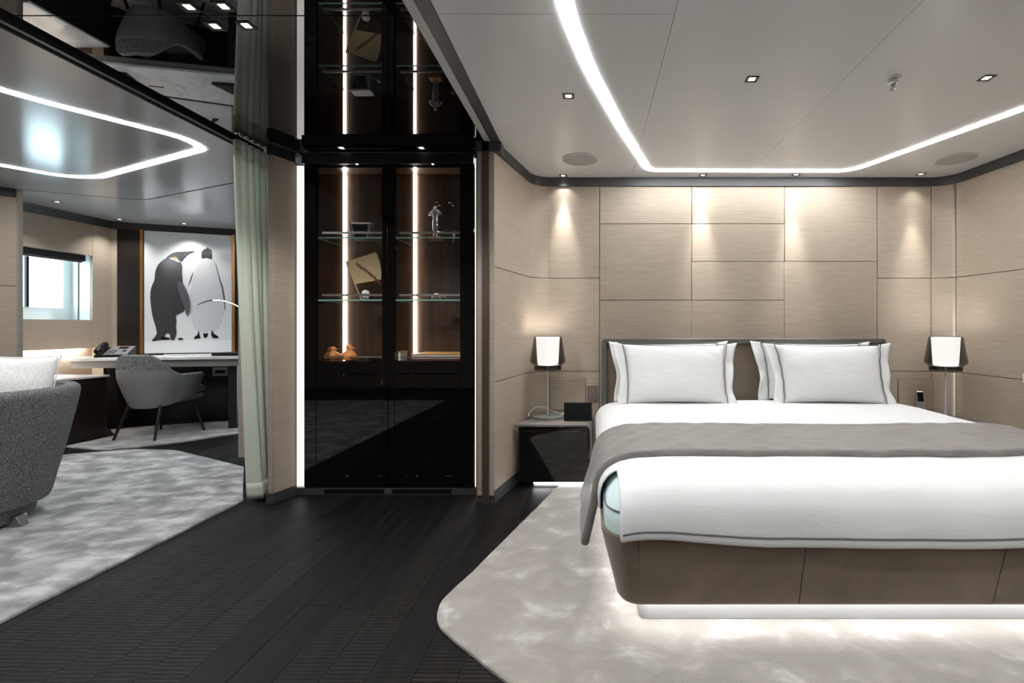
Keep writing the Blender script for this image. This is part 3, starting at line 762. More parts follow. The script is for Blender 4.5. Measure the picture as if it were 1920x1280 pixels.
# cordless handset on its charger
hx, hy = fro(1728,0,3.535)[0], 3.535
t = thing('cordless_phone', 'silver cordless handset upright in its charger by the right lamp', 'telephone', (hx,hy,ZT))
MB().lathe([(.042,0),(.044,.006),(.042,.02),(.03,.028)], (hx,hy,ZT), 24).build('charger', 'greyplastic', t)
RT = Matrix.Translation((hx,hy,ZT+.012)) @ Matrix.Rotation(R(-27),4,'Z') @ Matrix.Rotation(R(-10),4,'X') @ Matrix.Rotation(R(-3),4,'Y')
mb = MB().box(-.026,.026,-.011,.011,0,.16); mb.xf(RT); hs = mb.build('handset', 'steel', t, bevel=.007, seg=3)
mb = MB().box(-.019,.019,-.0125,-.0112,.082,.15); mb.xf(RT); mb.build('display', 'screen', hs)
mb = MB()
for r_ in range(5):
    for c_ in range(3): mb.box(-.017+c_*.012, -.008+c_*.012, -.0128, -.0112, .016+r_*.012, .023+r_*.012)
mb.xf(RT); k_ = mb.build('keypad', 'gunmetal', hs)

# ------------------------------------------------------------------ rugs
def rug(name, pts, r, m, label, hgt=.013):
    poly = fillet(pts, r, 10, True); poly = resample(poly+[poly[0]], .05)[:-1]
    jit = [(x+noise.noise(Vector((x*22,y*22,0)))*.004, y+noise.noise(Vector((x*22,y*22,7)))*.004) for x,y in poly]
    rings = [[(x,y,.0003) for x,y in jit], [(x,y,hgt*.75) for x,y in jit], [(x,y,hgt) for x,y in shrink(jit,.006)]]
    mb = MB().loft(rings, True, True, True)
    return tag(mb.build(name, m, smooth=False), label, 'rug')
zr = .012
P1 = [flo(u,v,zr) for u,v in ((1052,905),(884,1072),(795,1152),(965,1288))]
rug('bedroom_rug', [P1[0], P1[1], P1[2], P1[3], (.12,1.02), (2.3,1.02), (2.55,1.5), (2.2,3.05), (1.6,3.19), (0.1,3.19)],
    [.03,.5,.30,.5,.2,.3,.4,.2,.2,0], 'rug_bed', 'large beige viscose rug with rounded corner under the bed')
q = [flo(u,v,zr) for u,v in ((457,937),(457,874),(330,843),(250,841),(80,855))]
rug('lounge_rug', [(-2.118,-.8), (-2.132,2.93), q[1], q[2], q[3], q[4], (-4.5,3.2), (-4.5,-.8)], [.05,.015,.05,.35,.3,.3,.3,.1], 'rug_lounge', 'large silver grey mottled rug under the lounge armchair')
d = [flo(u,v,zr) for u,v in ((120,836),(200,843),(320,830),(452,811))]
rug('desk_rug', [d[0], d[1], d[2], d[3], (-2.9,5.2), (-3.4,5.55), (-4.2,5.35), (-5.0,4.98), (-4.64,4.675)], [.04,.3,.8,.8,.3,.2,.4,.05,.02], 'rug_desk', 'small grey oval rug under the desk chair')

# ------------------------------------------------------------------ display cabinet
CY0 = 3.05; CXL, CXR = -1.834, -.748
DEP = .36
case = thing('display_cabinet', 'tall black gloss display cabinet with two glass doors at the passage end', 'cabinet', ((CXL+CXR)/2, 3.2, 0))
LX = (-1.755, -1.333); RX = (-1.257, -.837)
IZ0, IZ1 = .85, 2.155
b = MB()
b.box(CXL, LX[0]-.004, CY0+.012, 3.43, .045, CEIL-.01); b.box(LX[1], RX[0]-.004, CY0+.03, 3.43, .045, CEIL-.01); b.box(RX[1], CXR, CY0+.012, 3.43, .045, CEIL-.01)
b.box(LX[0]-.004, LX[1], CY0+.03, 3.43, IZ1+.006, CEIL-.01); b.box(RX[0]-.004, RX[1], CY0+.03, 3.43, IZ1+.006, CEIL-.01)
b.box(CXL, CXR, CY0+.03, 3.43, .045, IZ0-.006)
b.build('carcass', 'gloss2', case)
for X in (LX, RX):
    MB().box(X[0]-.004, X[1], CY0+DEP, CY0+DEP+.02, IZ0-.006, IZ1).build('back_panel', 'brownwood', case)
    MB().box(X[0]-.004, X[0], CY0+.03, CY0+DEP, IZ0-.006, IZ1).build('side_panel', 'mirror_side', case)
    MB().box(X[0], X[1], CY0+.03, CY0+DEP, IZ1-.003, IZ1+.006).build('roof_panel', 'brownwood', case)
    MB().box(X[0], X[1], CY0+.03, CY0+DEP, IZ0-.006, IZ0).build('floor_panel', 'stand_body', case)
    MB().box(X[0]+.002, X[0]+.008, CY0+DEP-.012, CY0+DEP-.001, IZ0, IZ1-.004).build('light_strip', 'led_case', case)
    for z in (1.643, 1.243):
        sh = MB().box(X[0]+.001, X[1]-.001, CY0+.028, CY0+DEP-.014, z-.008, z).build('shelf', 'glass', case)
        MB().box(X[0]+.001, X[1]-.001, CY0+.0255, CY0+.0278, z-.008, z).build('shelf_edge', 'glass_edge', sh)
        MB().box(X[0]+.001, X[0]+.004, CY0+.028, CY0+DEP-.016, z-.0095, z-.0082).build('shelf_edge', 'glass_edge', sh)
        MB().box(X[0]+.02, X[1]-.001, CY0+.032, CY0+.040, z+.022, z+.036).build('gallery_rail', 'steel', sh, bevel=.001, seg=1)
    z = IZ0; MB().box(X[0]+.03, X[1]-.001, CY0+.033, CY0+.040, z+.018, z+.028).build('gallery_rail', 'steel', case, bevel=.001, seg=1)
    lamp('spot', 'SPOT', case, ((X[0]+X[1])/2, CY0+.10, IZ1-.012), 6, (1,.94,.86), spot_size=R(60), spot_blend=1, shadow_soft_size=.012)
    MB().lathe([(.014,IZ1-.006),(.014,IZ1-.0032)], ((X[0]+X[1])/2, CY0+.10, 0), 16).build('spot_lens', 'lens', case)
# doors: black frame, glass above, black panels and drawer line below
XM = (727-CX)*CY0/F
for xa, xb, X in ((CXL+.004, XM-.0015, LX), (XM+.0015, CXR-.004, RX)):
    b = MB()
    b.box(xa, X[0], CY0, CY0+.022, .05, CORN-.035); b.box(X[1], xb, CY0, CY0+.022, .05, CORN-.035)
    b.box(X[0], X[1], CY0, CY0+.022, 2.085, CORN-.035)
    dr = b.build('door', 'gloss2', case, bevel=.0012, seg=1)
    MB().box(X[0]+.0005, X[1]-.0005, CY0+.008, CY0+.013, .845, 2.085).build('pane', 'glass_door', dr)
    MB().box(X[0]+.001, X[1]-.001, CY0+.0005, CY0+.022, .769, .8445).build('drawer_front', 'gloss2', dr, bevel=.0015, seg=1)
    MB().box(X[0]+.001, X[1]-.001, CY0+.0005, CY0+.022, .124, .7655).build('door_panel', 'gloss2', dr, bevel=.0015, seg=1)
    MB().box(X[0]+.001, X[1]-.001, CY0+.0005, CY0+.022, .05, .1215).build('bottom_rail', 'gloss2', dr, bevel=.0015, seg=1)
# cabinet head trim with two tiny lights, kick plate with vent slots and a round lock
MB().box(CXL, CXR, CY0-.02, CY0+.03, CORN-.03, CEIL-.022).build('head_trim', 'black_trim', case, bevel=.002)
for u in (670, 812):
    x = fro(u,0,CY0)[0]
    MB().lathe([(.007,CORN-.032),(.007,CORN-.0305)], (x, CY0-.005, 0), 16).build('spot_lens', 'lens', case)
MB().box(-1.886, CXR+.03, CY0+.004, CY0+.06, 0, .044).build('kick_plate', 'cornice', case)
for a, b_ in ((608,719),(736,846)):
    xa, xb = fro(a,0,CY0)[0], fro(b_,0,CY0)[0]
    MB().box(xa, xb, CY0-.001, CY0+.004, .012, .036).build('vent_slot', 'black', case)
mb = MB().lathe([(.017,0),(.017,.004),(.012,.005),(.011,.002),(.004,.002),(.003,.006)], n=24)
mb.xf(Matrix.Translation((fro(727,0,CY0)[0], CY0+.004, .023)) @ Matrix.Rotation(R(90),4,'X')); mb.build('lock', 'gunmetal', case)
# glowing niche panels on either side of the cabinet
t = thing('niche_light', 'tall glowing white light panel left of the display cabinet', 'light panel', (-1.86,3.08,0), 'niche lights beside the cabinet')
MB().box(-1.893, -1.836, CY0+.03, CY0+.05, .046, CORN-.03).build('panel', 'led_jamb', t)
t = thing('niche_light', 'thin glowing white light panel right of the display cabinet', 'light panel', (-.72,3.08,0), 'niche lights beside the cabinet')
MB().box(-.746, -.698, CY0+.02, CY0+.05, .046, CORN-.04).build('panel', 'led_jamb', t)
struct(MB().box(-2.0, -.6, 3.44, 3.55, 0, CEIL).build('wall_end', 'gapdark'), 'wall behind the display cabinet')

# --- things in the cabinet
S1, S2, S0 = 1.6432, 1.2432, .8502
# tapered crystal block with a frosted front
x, y = fro(680,0,3.2)[0], 3.2
t = thing('crystal_award', 'tapered crystal block award on the upper left cabinet shelf', 'award', (x,y,S1))
MB().loft([[(x-a,y-.03,S1),(x+a,y-.03,S1),(x+a,y+.03,S1),(x-a,y+.03,S1)] if i==0 else [(x-a,y-.035,S1+.112),(x+a,y-.035,S1+.112),(x+a,y+.035,S1+.118),(x-a,y+.035,S1+.118)] for i,a in enumerate((.052,.07))], smooth=False).build('block', 'frost', t, bevel=.006, seg=3)
MB().loft([[(x-a,y-.037-q,z),(x+a,y-.037-q,z),(x+a,y-.031-q,z),(x-a,y-.031-q,z)] for a,z,q in ((.038,S1+.012,-.0),(.052,S1+.10,.004))], smooth=False).build('dark_face', 'screen', t, bevel=.002)
for sg in (-1,1): MB().tube([(x+sg*.05,y-.033,S1+.003),(x+sg*.069,y-.038,S1+.113)], .0032, 6).build('edge_rod', 'chrome', t)
x = fro(703,0,3.22)[0]; t = thing('crystal_pen', 'small crystal rod lying beside the block award', 'rod', (x,3.22,S1))
MB().tube([(x-.02,3.17,S1+.011),(x+.025,3.24,S1+.011)], .0095, 10).build('rod', 'frost', t)
MB().lathe([(.0098,0),(.011,.003),(.0098,.006)], (0,0,0), 10).xf(Matrix.Translation((x+.0255,3.241,S1+.011)) @ Matrix.Rotation(R(90),4,'X')).build('cap', 'chrome', t)
# standing figure statuettes
def figure(x, y, z, h, label, base=True):
    k = h/.2; t = thing('figurine', label, 'figurine', (x,y,z))
    zb = z
    if base:
        MB().box(x-.034*k, x+.034*k, y-.03, y+.03, z, z+.02*k).build('base', 'wood_base', t, bevel=.002); zb = z+.02*k
    me = bpy.data.meshes.new('body'); V = {}
    pts = [('pel',(0,0,.088),.017),('wst',(0,0,.108),.0145),('chs',(0,0,.135),.0205),('nck',(0,0,.152),.0075),('hd',(0,-.001,.167),.0125),('top',(0,0,.176),.009),
           ('hl',(-.01,0,.07),.0125),('kl',(-.008,-.001,.04),.009),('fl',(-.009,0,.006),.006),('hr',(.01,0,.07),.0125),('kr',(.008,-.001,.04),.009),('fr',(.009,0,.006),.006),
           ('tl',(-.011,-.012,.003),.004),('trr',(.011,-.012,.003),.004),
           ('sl',(-.02,0,.144),.009),('el',(-.039,-.002,.124),.0062),('wl',(-.014,-.02,.124),.0052),('sr',(.02,0,.144),.009),('er',(.039,-.002,.124),.0062),('wr',(.014,-.02,.124),.0052)]
    idx = {n:i for i,(n,_,_) in enumerate(pts)}
    ed = [('pel','wst'),('wst','chs'),('chs','nck'),('nck','hd'),('hd','top'),('pel','hl'),('hl','kl'),('kl','fl'),('fl','tl'),('pel','hr'),('hr','kr'),('kr','fr'),('fr','trr'),
          ('chs','sl'),('sl','el'),('el','wl'),('chs','sr'),('sr','er'),('er','wr')]
    off = origin(t)
    me.from_pydata([tuple(Vector((x+p[0]*k, y+p[1]*k, zb+p[2]*k))-off) for _,p,_ in pts], [(idx[a],idx[b]) for a,b in ed], [])
    o = bpy.data.objects.new('body', me); COL.objects.link(o); o.parent = t; me.materials.append(M['crystal_fig'])
    bm = bmesh.new(); bm.from_mesh(me); sl = bm.verts.layers.skin.verify()
    for v_, (n, p, r) in zip(bm.verts, pts): v_[sl].radius = (r*k, r*k*.8); v_[sl].use_root = (n == 'pel')
    bm.to_mesh(me); bm.free()
    sk = o.modifiers.new('skin','SKIN'); sk.use_smooth_shade = True
    d_ = o.modifiers.new('sub','SUBSURF'); d_.levels = 2; d_.render_levels = 2
M['crystal_fig'] = mat('polished_crystal', rgb(205,205,206), .08, .85)
x = fro(817,0,3.2)[0]; figure(x, 3.2, S1, .235, 'standing silver figurine with bent elbows on upper right shelf')
x = fro(852,0,3.3)[0]; figure(x, 3.3, S1, .105, 'tiny figurine behind the standing silver figurine, upper right shelf', False)
# woven straw fan on a stick
fy = 3.17
t = thing('straw_fan', 'woven straw fan with red dashes leaning on the middle left shelf', 'fan', (fro(680,0,fy)[0], fy, S2))
fp = [fro(u,v,fy) for u,v in ((649.5,491),(670,484),(690,477.5),(703,473),(707,477),(712,495),(714.5,510),(714,523),(700,526),(680,529.5),(667,531.5),(658,512))]
mb = MB(); n_ = len(fp)
mb.add([(x,y+.0+0,z) for x,y,z in fp]+[(x,y+.003+0,z) for x,y,z in fp], [tuple(range(n_)), tuple(range(2*n_-1,n_-1,-1))]+[(i,n_+i,n_+(i+1)%n_,(i+1)%n_) for i in range(n_)])
mb.build('woven_leaf', 'straw', t)
rim = [(x,y+.0015+0,z) for x,y,z in fp]; MB().tube(rim+[rim[0]], .003, 6, False).build('rim', 'wood_light', t)
a = Vector(fro(648,489,fy)); b = Vector(fro(677.5,566,fy)); b.z = S2+.004; MB().tube([a, b], .0042, 8).build('stick', 'wood_light', t)
M['dash'] = mat('dark_red_straw', rgb(120,44,40), .7); M['dash2'] = mat('dark_straw', rgb(66,50,38), .7)
for k in range(9):
    u = 667+k*5.0; v = 492+k*3.0+k*k*.12
    p = [Vector(fro(uu,vv,fy-.0012)) for uu,vv in ((u,v),(u+2.2,v-.6),(u+6,v+8.5),(u+3.6,v+9.2))]
    for q_ in p: q_.y -= .001
    MB().add([tuple(q_) for q_ in p]+[(q_.x,q_.y+.001,q_.z) for q_ in p], [(0,1,2,3),(7,6,5,4),(0,4,5,1),(1,5,6,2),(2,6,7,3),(3,7,4,0)]).build('dash', M['dash'] if k%2==0 else M['dash2'], t)
# small white carved head
x = fro(686,0,3.14)[0]
t = thing('carved_head', 'small white carved head beside the straw fan stick', 'ornament', (x,3.14,S2))
MB().lathe([(.012,0),(.02,.004),(.021,.02),(.026,.035),(.0265,.048),(.02,.06),(.006,.066)], (x,3.14,S2), 18).build('head', 'whiteplastic', t)
for sg in (-1,1): MB().lathe([(.001,-.005),(.0055,0),(.001,.005)], (x+sg*.009,3.117,S2+.04), 10).build('eye_socket', 'black', t)
MB().box(x-.011,x+.011,3.116,3.122,S2+.008,S2+.018).build('teeth', 'frost', t, bevel=.002)
# crystal tortoise
x = fro(821,0,3.16)[0]
t = thing('glass_tortoise', 'small crystal tortoise on the middle right cabinet shelf', 'ornament', (x,3.16,S2))
mb = MB().lathe([(.001,.012),(.036,.012),(.04,.02),(.034,.034),(.02,.044),(.001,.048)], (0,0,0), 20); mb.xf(Matrix.Translation((x,3.16,S2)) @ Matrix.Diagonal((1,.8,1,1))); mb.build('shell', 'crystal_fig', t)
for dx_, dy_ in ((-.03,-.02),(.03,-.02),(-.03,.02),(.03,.02)): MB().lathe([(.006,0),(.008,.004),(.007,.016)], (x+dx_,3.16+dy_,S2), 10).build('foot', 'crystal_fig', t)
MB().tube([(x+.036,3.16,S2+.02),(x+.05,3.158,S2+.026),(x+.06,3.156,S2+.024)], [.006,.009,.005], 10).build('head', 'crystal_fig', t)
# two amber chicks
def chick(x, y, s, label, rz):
    t = thing('amber_chick', label, 'ornament', (x,y,S0), 'amber chicks on the cabinet floor')
    mb = MB(); mb.lathe([(.02,0),(.032,.004),(.038,.02),(.036,.036),(.026,.05),(.016,.058),(.0155,.064),(.018,.074),(.016,.084),(.008,.091),(.001,.092)], (0,0,0), 20)
    Mx = Matrix.Translation((x,y,S0)) @ Matrix.Rotation(rz,4,'Z') @ Matrix.Diagonal((1.12*s,.95*s,s,1)); mb.xf(Mx); mb.build('body', 'orange', t)
    mb = MB().tube([(-.03,0,.03),(-.046,0,.034),(-.056,0,.042)], [.014,.009,.003], 8); mb.xf(Mx); mb.build('tail', 'orange', t)
    mb = MB().tube([(.014,0,.074),(.027,0,.071)], [.006,.002], 8); mb.xf(Mx); mb.build('beak', 'orange', t)
chick(fro(625,0,3.24)[0], 3.24, .92, 'smaller amber chick ornament, left of the cabinet light strip', .1)
chick(fro(655,0,3.12)[0], 3.12, 1.1, 'larger amber chick ornament in front of the cabinet light strip', .1)
x = fro(703,0,3.17)[0]; t = thing('dark_dish', 'flat dark dish with metal rim on the lower left cabinet floor', 'dish', (x,3.17,S0))
MB().lathe([(.03,0),(.05,.006),(.062,.018),(.058,.018),(.046,.009),(.002,.006)], (x,3.17,S0), 24).build('bowl', 'black', t); MB().lathe([(.0585,.0178),(.0635,.0178),(.0635,.021),(.0585,.021),(.0585,.0178)], (x,3.17,S0), 24, False).build('rim', 'chrome', t)
# boxed and bound books
xa, xb = RX[0]+.004, fro(753,0,3.12)[0]
t = thing('white_box', 'small white box with tan lid at left of lower right cabinet floor', 'box', (xa,3.15,S0))
MB().box(xa,xb,3.1,3.22,S0,S0+.05).build('body', 'paper', t, bevel=.001, seg=1); MB().box(xa-.0005,xb+.0005,3.099,3.221,S0+.05,S0+.058).build('lid', 'book', t, bevel=.001, seg=1)
xa, xb = fro(771,0,3.11)[0], RX[1]-.003
t = thing('large_book', 'large tan bound book lying on the lower right cabinet floor', 'book', ((xa+xb)/2,3.2,S0))
MB().box(xa,xb,3.1,3.36,S0,S0+.008).build('cover', 'redbook', t, bevel=.001, seg=1); MB().box(xa+.006,xb-.004,3.104,3.355,S0+.008,S0+.037).build('pages', 'paper', t)
MB().box(xa,xb,3.1,3.36,S0+.037,S0+.044).build('cover', 'book', t, bevel=.001, seg=1)

# ------------------------------------------------------------------ curtain
def cur(s, t, zt=2.165, zb=.028):
    z = zt + (zb-zt)*t
    y0 = 2.80 + .10*t**1.3; y1 = 3.09
    y = y0 + (y1-y0)*s
    ph = s*5.2*2*math.pi
    amp = .026 + .016*t
    x = -2.055 - .03*(1-t) + amp*math.cos(ph + .5*math.sin(t*2.6)) + .012*math.sin(ph*.5+t*3)*t + .05*t*(.3-s)
    y += .018*math.sin(ph*2+1)*.6
    return (x, y, z)
cu = thing('curtain', 'pale sage green curtain drawn back at the left of the passage', 'curtain', (-2.08,2.95,0))
MB().grid(lambda s,t: cur(s, .042+t*.958), 120, 40).build('drape', 'curtain', cu, solid=.003)
MB().grid(lambda s,t: cur(s, t*.042), 120, 3).build('heading', 'curtain_head', cu, solid=.004)
MB().grid(lambda s,t: tuple(Vector(cur(s, .955+t*.045))+Vector((.003,0,0))), 120, 3).build('hem', 'curtain', cu, solid=.006)

# ------------------------------------------------------------------ lounge walls
# wall block right of the desk
ws = struct(MB().box(-2.726, -1.97, 3.72, 6.2, 0, CEIL).build('wall_lounge_right', 'groove'), 'wall end behind the curtain')
for a, b_ in ((.06,.55),(.55,.78),(.78,CORN)): MB().box(-2.727, -1.975, 3.70, 3.719, a+.002, b_-.002).build('panel', 'edge_wood', ws, bevel=.001, seg=1)
MB().box(-2.727, -1.975, 3.703, 3.719, 0, .06).build('skirting', 'cornice', ws)
# angled left wall
A0, A1 = (-5.7,3.38), (-4.70,3.925)
wa = struct(MB().prism([A0, A1, (-4.705,3.95), (-5.75,3.5)], 0, CEIL).build('wall_lounge_left', 'groove'), 'angled beige wall left of the window bay')
def slab(A, B, z0, z1, th, name, m, parent, bev=.001):
    dx, dy = B[0]-A[0], B[1]-A[1]; l = math.hypot(dx,dy); nx, ny = dy/l, -dx/l
    return MB().prism([(A[0],A[1]),(A[0]+nx*th,A[1]+ny*th),(B[0]+nx*th,B[1]+ny*th),(B[0],B[1])], z0, z1).build(name, m, parent, bevel=bev, seg=1)
for a, b_ in ((.06,1.40),(1.40,CORN-.005)): slab(A0, A1, a+.002, b_-.002, .012, 'panel', 'wall', wa)
slab(A0, (A1[0]-.004,A1[1]-.004), CORN-.005, CEIL, .03, 'cornice', 'black_trim', wa)
MB().prism([(A1[0]+.001,A1[1]-.012),(A1[0]+.016,A1[1]-.004),(A1[0]+.012,A1[1]+.03),(A1[0]-.003,A1[1]+.026)], 0, CEIL-.002).build('edge_strip', 'edge_wood', wa)
struct(MB().box(-6.1, -6.0, -2.5, 3.3, -.1, CEIL).build('wall_side', 'wall'), 'side wall of the lounge')
struct(MB().box(-6.1, -5.6, 3.2, 3.5, -.1, CEIL).build('wall_side_return', 'wall'), 'return of the lounge side wall')
# window wall with a deep opening and a lit niche below
WX = -5.15; WY0, WY1 = 3.93, 4.95; WZ0, WZ1 = 1.137, 1.80
ww = struct(MB().box(-5.62, -5.56, 3.85, 5.4, 0, CEIL).build('wall_window', 'groove'), 'beige window wall of the lounge with a lit niche')
bpy.data.objects.remove(ww)
ww = struct(MB().box(WX-.14, WX-.12, 3.6, 5.3, 0, .89).build('wall_window', 'wall'), 'beige window wall of the lounge with a lit niche')
MB().box(WX-.03, WX, 3.6, WY1-.0015, .85, WZ0).build('panel', 'wall', ww)
MB().box(WX-.03, WX, 3.6, WY1-.0015, WZ1, CORN).build('panel', 'wall', ww)
MB().box(WX-.03, WX, 3.6, WY0, WZ0, WZ1).build('panel', 'wall', ww)
MB().box(WX-.14, WX-.03, 3.6, 5.1, .876, .884).build('ledge', 'wall', ww)
cp2 = fillet([(WX,WY1+.0015),(WX,5.155),(-5.118,5.172)], [0,.03,0], 6)
MB().ribbon(cp2, .85, CORN, -.03).build('panel', 'wall', ww)
MB().box(WX-.12, WX-.02, 5.06, 5.16, 0, .85).build('panel', 'wall', ww)
MB().box(WX-.02, WX+.02, 5.04, 5.165, 0, .74).build('panel', 'wall', ww)
MB().box(WX-.10, WX-.06, 3.9, 4.95, .868, .8755).build('light_strip', 'led_case', ww)
tt = MB().ribbon(fillet([(WX,3.7),(WX,5.1),(-5.0,5.22),(-4.05,5.60),(-3.2,5.94)],[0,.12,.1,.1,0],6), 0,0,-.03,[(CORN-.01,.02),(CEIL,.045)]).build('trim_5', 'black_trim'); struct(tt, 'black cornice of the window bay')
# window
GX = -5.47
wn = struct(MB().box(GX-.03, GX, 3.9, 5.12, WZ0-.1, 1.26).build('window_1', 'winwhite'), 'deep set lounge window with white reveals')
MB().box(GX-.03, GX, 4.967, 5.12, 1.26, WZ1+.03).build('frame', 'winwhite', wn); MB().box(GX-.03, GX, 3.9, 4.967, 1.80, WZ1+.15).build('frame', 'winwhite', wn)
MB().prism([(-5.30,4.965),(GX,5.045),(GX,5.10),(-5.30,5.10)], WZ0-.02, WZ1+.03).build('reveal', 'winwhite', wn)
MB().box(-5.299, WX-.001, 4.955, 4.99, WZ0-.02, WZ1).build('reveal', 'winwhite', wn)
MB().box(-5.303, -5.296, 4.948, 4.956, WZ0, WZ1-.07).build('guide_rail', 'gunmetal', wn)
MB().box(GX, WX-.001, 3.9, 3.93, WZ0-.02, WZ1).build('reveal', 'winwhite', wn)
MB().box(GX, WX-.031, 3.9, 5.05, WZ0-.03, WZ0).build('sill', 'winwhite', wn)
MB().box(GX, WX-.031, 3.9, 5.05, WZ1, WZ1+.03).build('head', 'winwhite', wn)
MB().box(GX-.018, GX-.012, 3.9, 4.97, 1.255, 1.805).build('pane', 'glass', wn)
MB().box(GX-.01, GX+.012, 4.632, 4.655, 1.26, 1.80).build('mullion', 'black', wn)
t = thing('roller_blind', 'black roller blind cassette at the top of the lounge window', 'blind', (-5.2,4.5,WZ1))
MB().box(-5.27, -5.19, WY0+.03, WY1-.025, WZ1-.065, WZ1-.002).build('cassette', 'black', t, bevel=.008)
MB().box(-5.24, -5.21, WY0+.04, WY1-.04, WZ1-.078, WZ1-.0655).build('bottom_bar', 'gunmetal', t, bevel=.003)
# picture wall
PA, PB = (-5.12,5.172), (-4.05,5.60)
pdx, pdy = PB[0]-PA[0], PB[1]-PA[1]; pl_ = math.hypot(pdx,pdy); PN = (pdy/pl_, -pdx/pl_)
PE = (PA[0]+pdx*1.75, PA[1]+pdy*1.75)
wk = struct(MB().prism([PA, PE, (PE[0]-PN[0]*.1,PE[1]-PN[1]*.1), (PA[0]-PN[0]*.1,PA[1]-PN[1]*.1)], 0, CEIL).build('wall_picture', 'darkpanel'), 'espresso veneer wall behind the penguin picture')

# ------------------------------------------------------------------ penguin picture
def pic(u, v, d=0):
    x, y, z = onwall(u, v, PA, PB); return Vector((x+PN[0]*d, y+PN[1]*d, z))
tl, br = pic(271.5,430), pic(436,662)
zlo, zhi = .775, CORN-.012
c0 = pic(350,550)
pt = thing('penguin_picture', 'large square photograph of two penguins above the desk, bronze edges', 'picture', tuple(c0))
def pbox(u0, u1, z0, z1, d0, d1, name, m, parent, bev=0):
    a, b = pic(u0,600), pic(u1,600)
    return MB().prism([(a.x+PN[0]*d0,a.y+PN[1]*d0),(b.x+PN[0]*d0,b.y+PN[1]*d0),(b.x+PN[0]*d1,b.y+PN[1]*d1),(a.x+PN[0]*d1,a.y+PN[1]*d1)], z0, z1).build(name, m, parent, bevel=bev)
pr = pbox(272, 435.5, zlo, zhi, .001, .02, 'print', 'print', pt)
pbox(264.5, 270.5, zlo, zhi+.01, .001, .03, 'edge_pole', 'gold', pt, .002); pbox(436.5, 442, zlo, zhi+.01, .001, .03, 'edge_pole', 'gold', pt, .002)
lay = [0]
def shape(name, m, pts):
    lay[0] += 1; d = .02 + .0005*lay[0]
    p = [pic(x/4, 400+y/4, d) for x,y in pts]; q = [pic(x/4, 400+y/4, .0198) for x,y in pts]; n = len(p)
    MB().add([tuple(a) for a in p]+[tuple(a) for a in q], [tuple(range(n)), tuple(range(2*n-1,n-1,-1))]+[(i,n+i,n+(i+1)%n,(i+1)%n) for i in range(n)]).build(name, m, pr)
def smooth(pts, k=4):
    n = len(pts); out = []
    for i in range(n):
        a,b,c,d = [Vector(pts[(i+j)%n]) for j in (-1,0,1,2)]
        for s in range(k):
            u = s/k; v = .5*((2*b)+(c-a)*u+(2*a-5*b+4*c-d)*u*u+(3*b-a-3*c+d)*u**3); out.append((v.x,v.y))
    return out
shape('snow_ground', 'snow2', [(1089,958),(1400,948),(1742,952),(1742,1040),(1089,1048)])
shape('pale_penguin_body', 'peng_white', smooth([(1525,340),(1595,340),(1630,390),(1650,480),(1680,560),(1688,640),(1690,700),(1670,800),(1640,870),(1600,885),(1500,885),(1460,860),(1440,780),(1425,640),(1440,560),(1470,430),(1500,370)]))
shape('pale_penguin_head', 'peng_black', smooth([(1520,338),(1517,300),(1530,275),(1555,264),(1563,252),(1570,264),(1590,275),(1597,310),(1592,345),(1556,336)]))
shape('pale_penguin_flipper', 'peng_mid', [(1456,436),(1440,470),(1424,520),(1417,545),(1423,543),(1446,482)])
shape('pale_penguin_flipper', 'peng_mid', [(1616,372),(1628,392),(1646,460),(1676,550),(1690,630),(1692,690),(1697,722),(1690,720),(1682,650),(1668,562),(1643,474),(1626,400)])
shape('pale_penguin_foot', 'peng_black', [(1495,876),(1502,910),(1510,935),(1460,942),(1465,925),(1487,908)])
shape('pale_penguin_tail', 'peng_black', [(1528,895),(1545,902),(1565,895),(1562,920),(1550,932),(1534,930)])
shape('pale_penguin_foot', 'peng_black', [(1595,872),(1607,900),(1640,922),(1645,937),(1600,934),(1588,905)])
shape('dark_penguin_body', 'peng_body', smooth([(1250,338),(1300,330),(1345,350),(1362,370),(1374,400),(1372,450),(1378,520),(1395,600),(1392,680),(1388,730),(1360,748),(1325,768),(1330,800),(1326,850),(1330,900),(1312,948),(1288,945),(1280,908),(1262,900),(1246,912),(1240,940),(1200,952),(1146,955),(1182,905),(1175,850),(1150,760),(1135,640),(1142,560),(1166,500),(1172,440),(1195,385)], 3))
shape('dark_penguin_head', 'peng_black', smooth([(1250,342),(1275,315),(1310,296),(1350,290),(1410,288),(1467,286),(1425,304),(1390,335),(1368,362),(1335,352),(1295,336)], 3))
shape('dark_penguin_throat', 'peng_white', smooth([(1278,340),(1300,334),(1335,338),(1345,352),(1362,366),(1340,366),(1310,352)], 3))
shape('dark_penguin_ear', 'peng_yel', smooth([(1310,332),(1322,328),(1334,336),(1330,350),(1316,346)], 3))
shape('dark_penguin_bill', 'peng_red', [(1384,316),(1402,303),(1428,293),(1416,300),(1390,318)])
shape('dark_penguin_flipper', 'peng_mid', smooth([(1338,528),(1362,512),(1390,545),(1418,610),(1434,680),(1430,735),(1412,768),(1400,745),(1386,690),(1355,610)], 3))
shape('dark_penguin_foot', 'peng_black', [(1222,922),(1275,932),(1285,946),(1215,948)])
shape('dark_penguin_foot', 'peng_black', [(1346,934),(1374,934),(1383,946),(1345,948)])

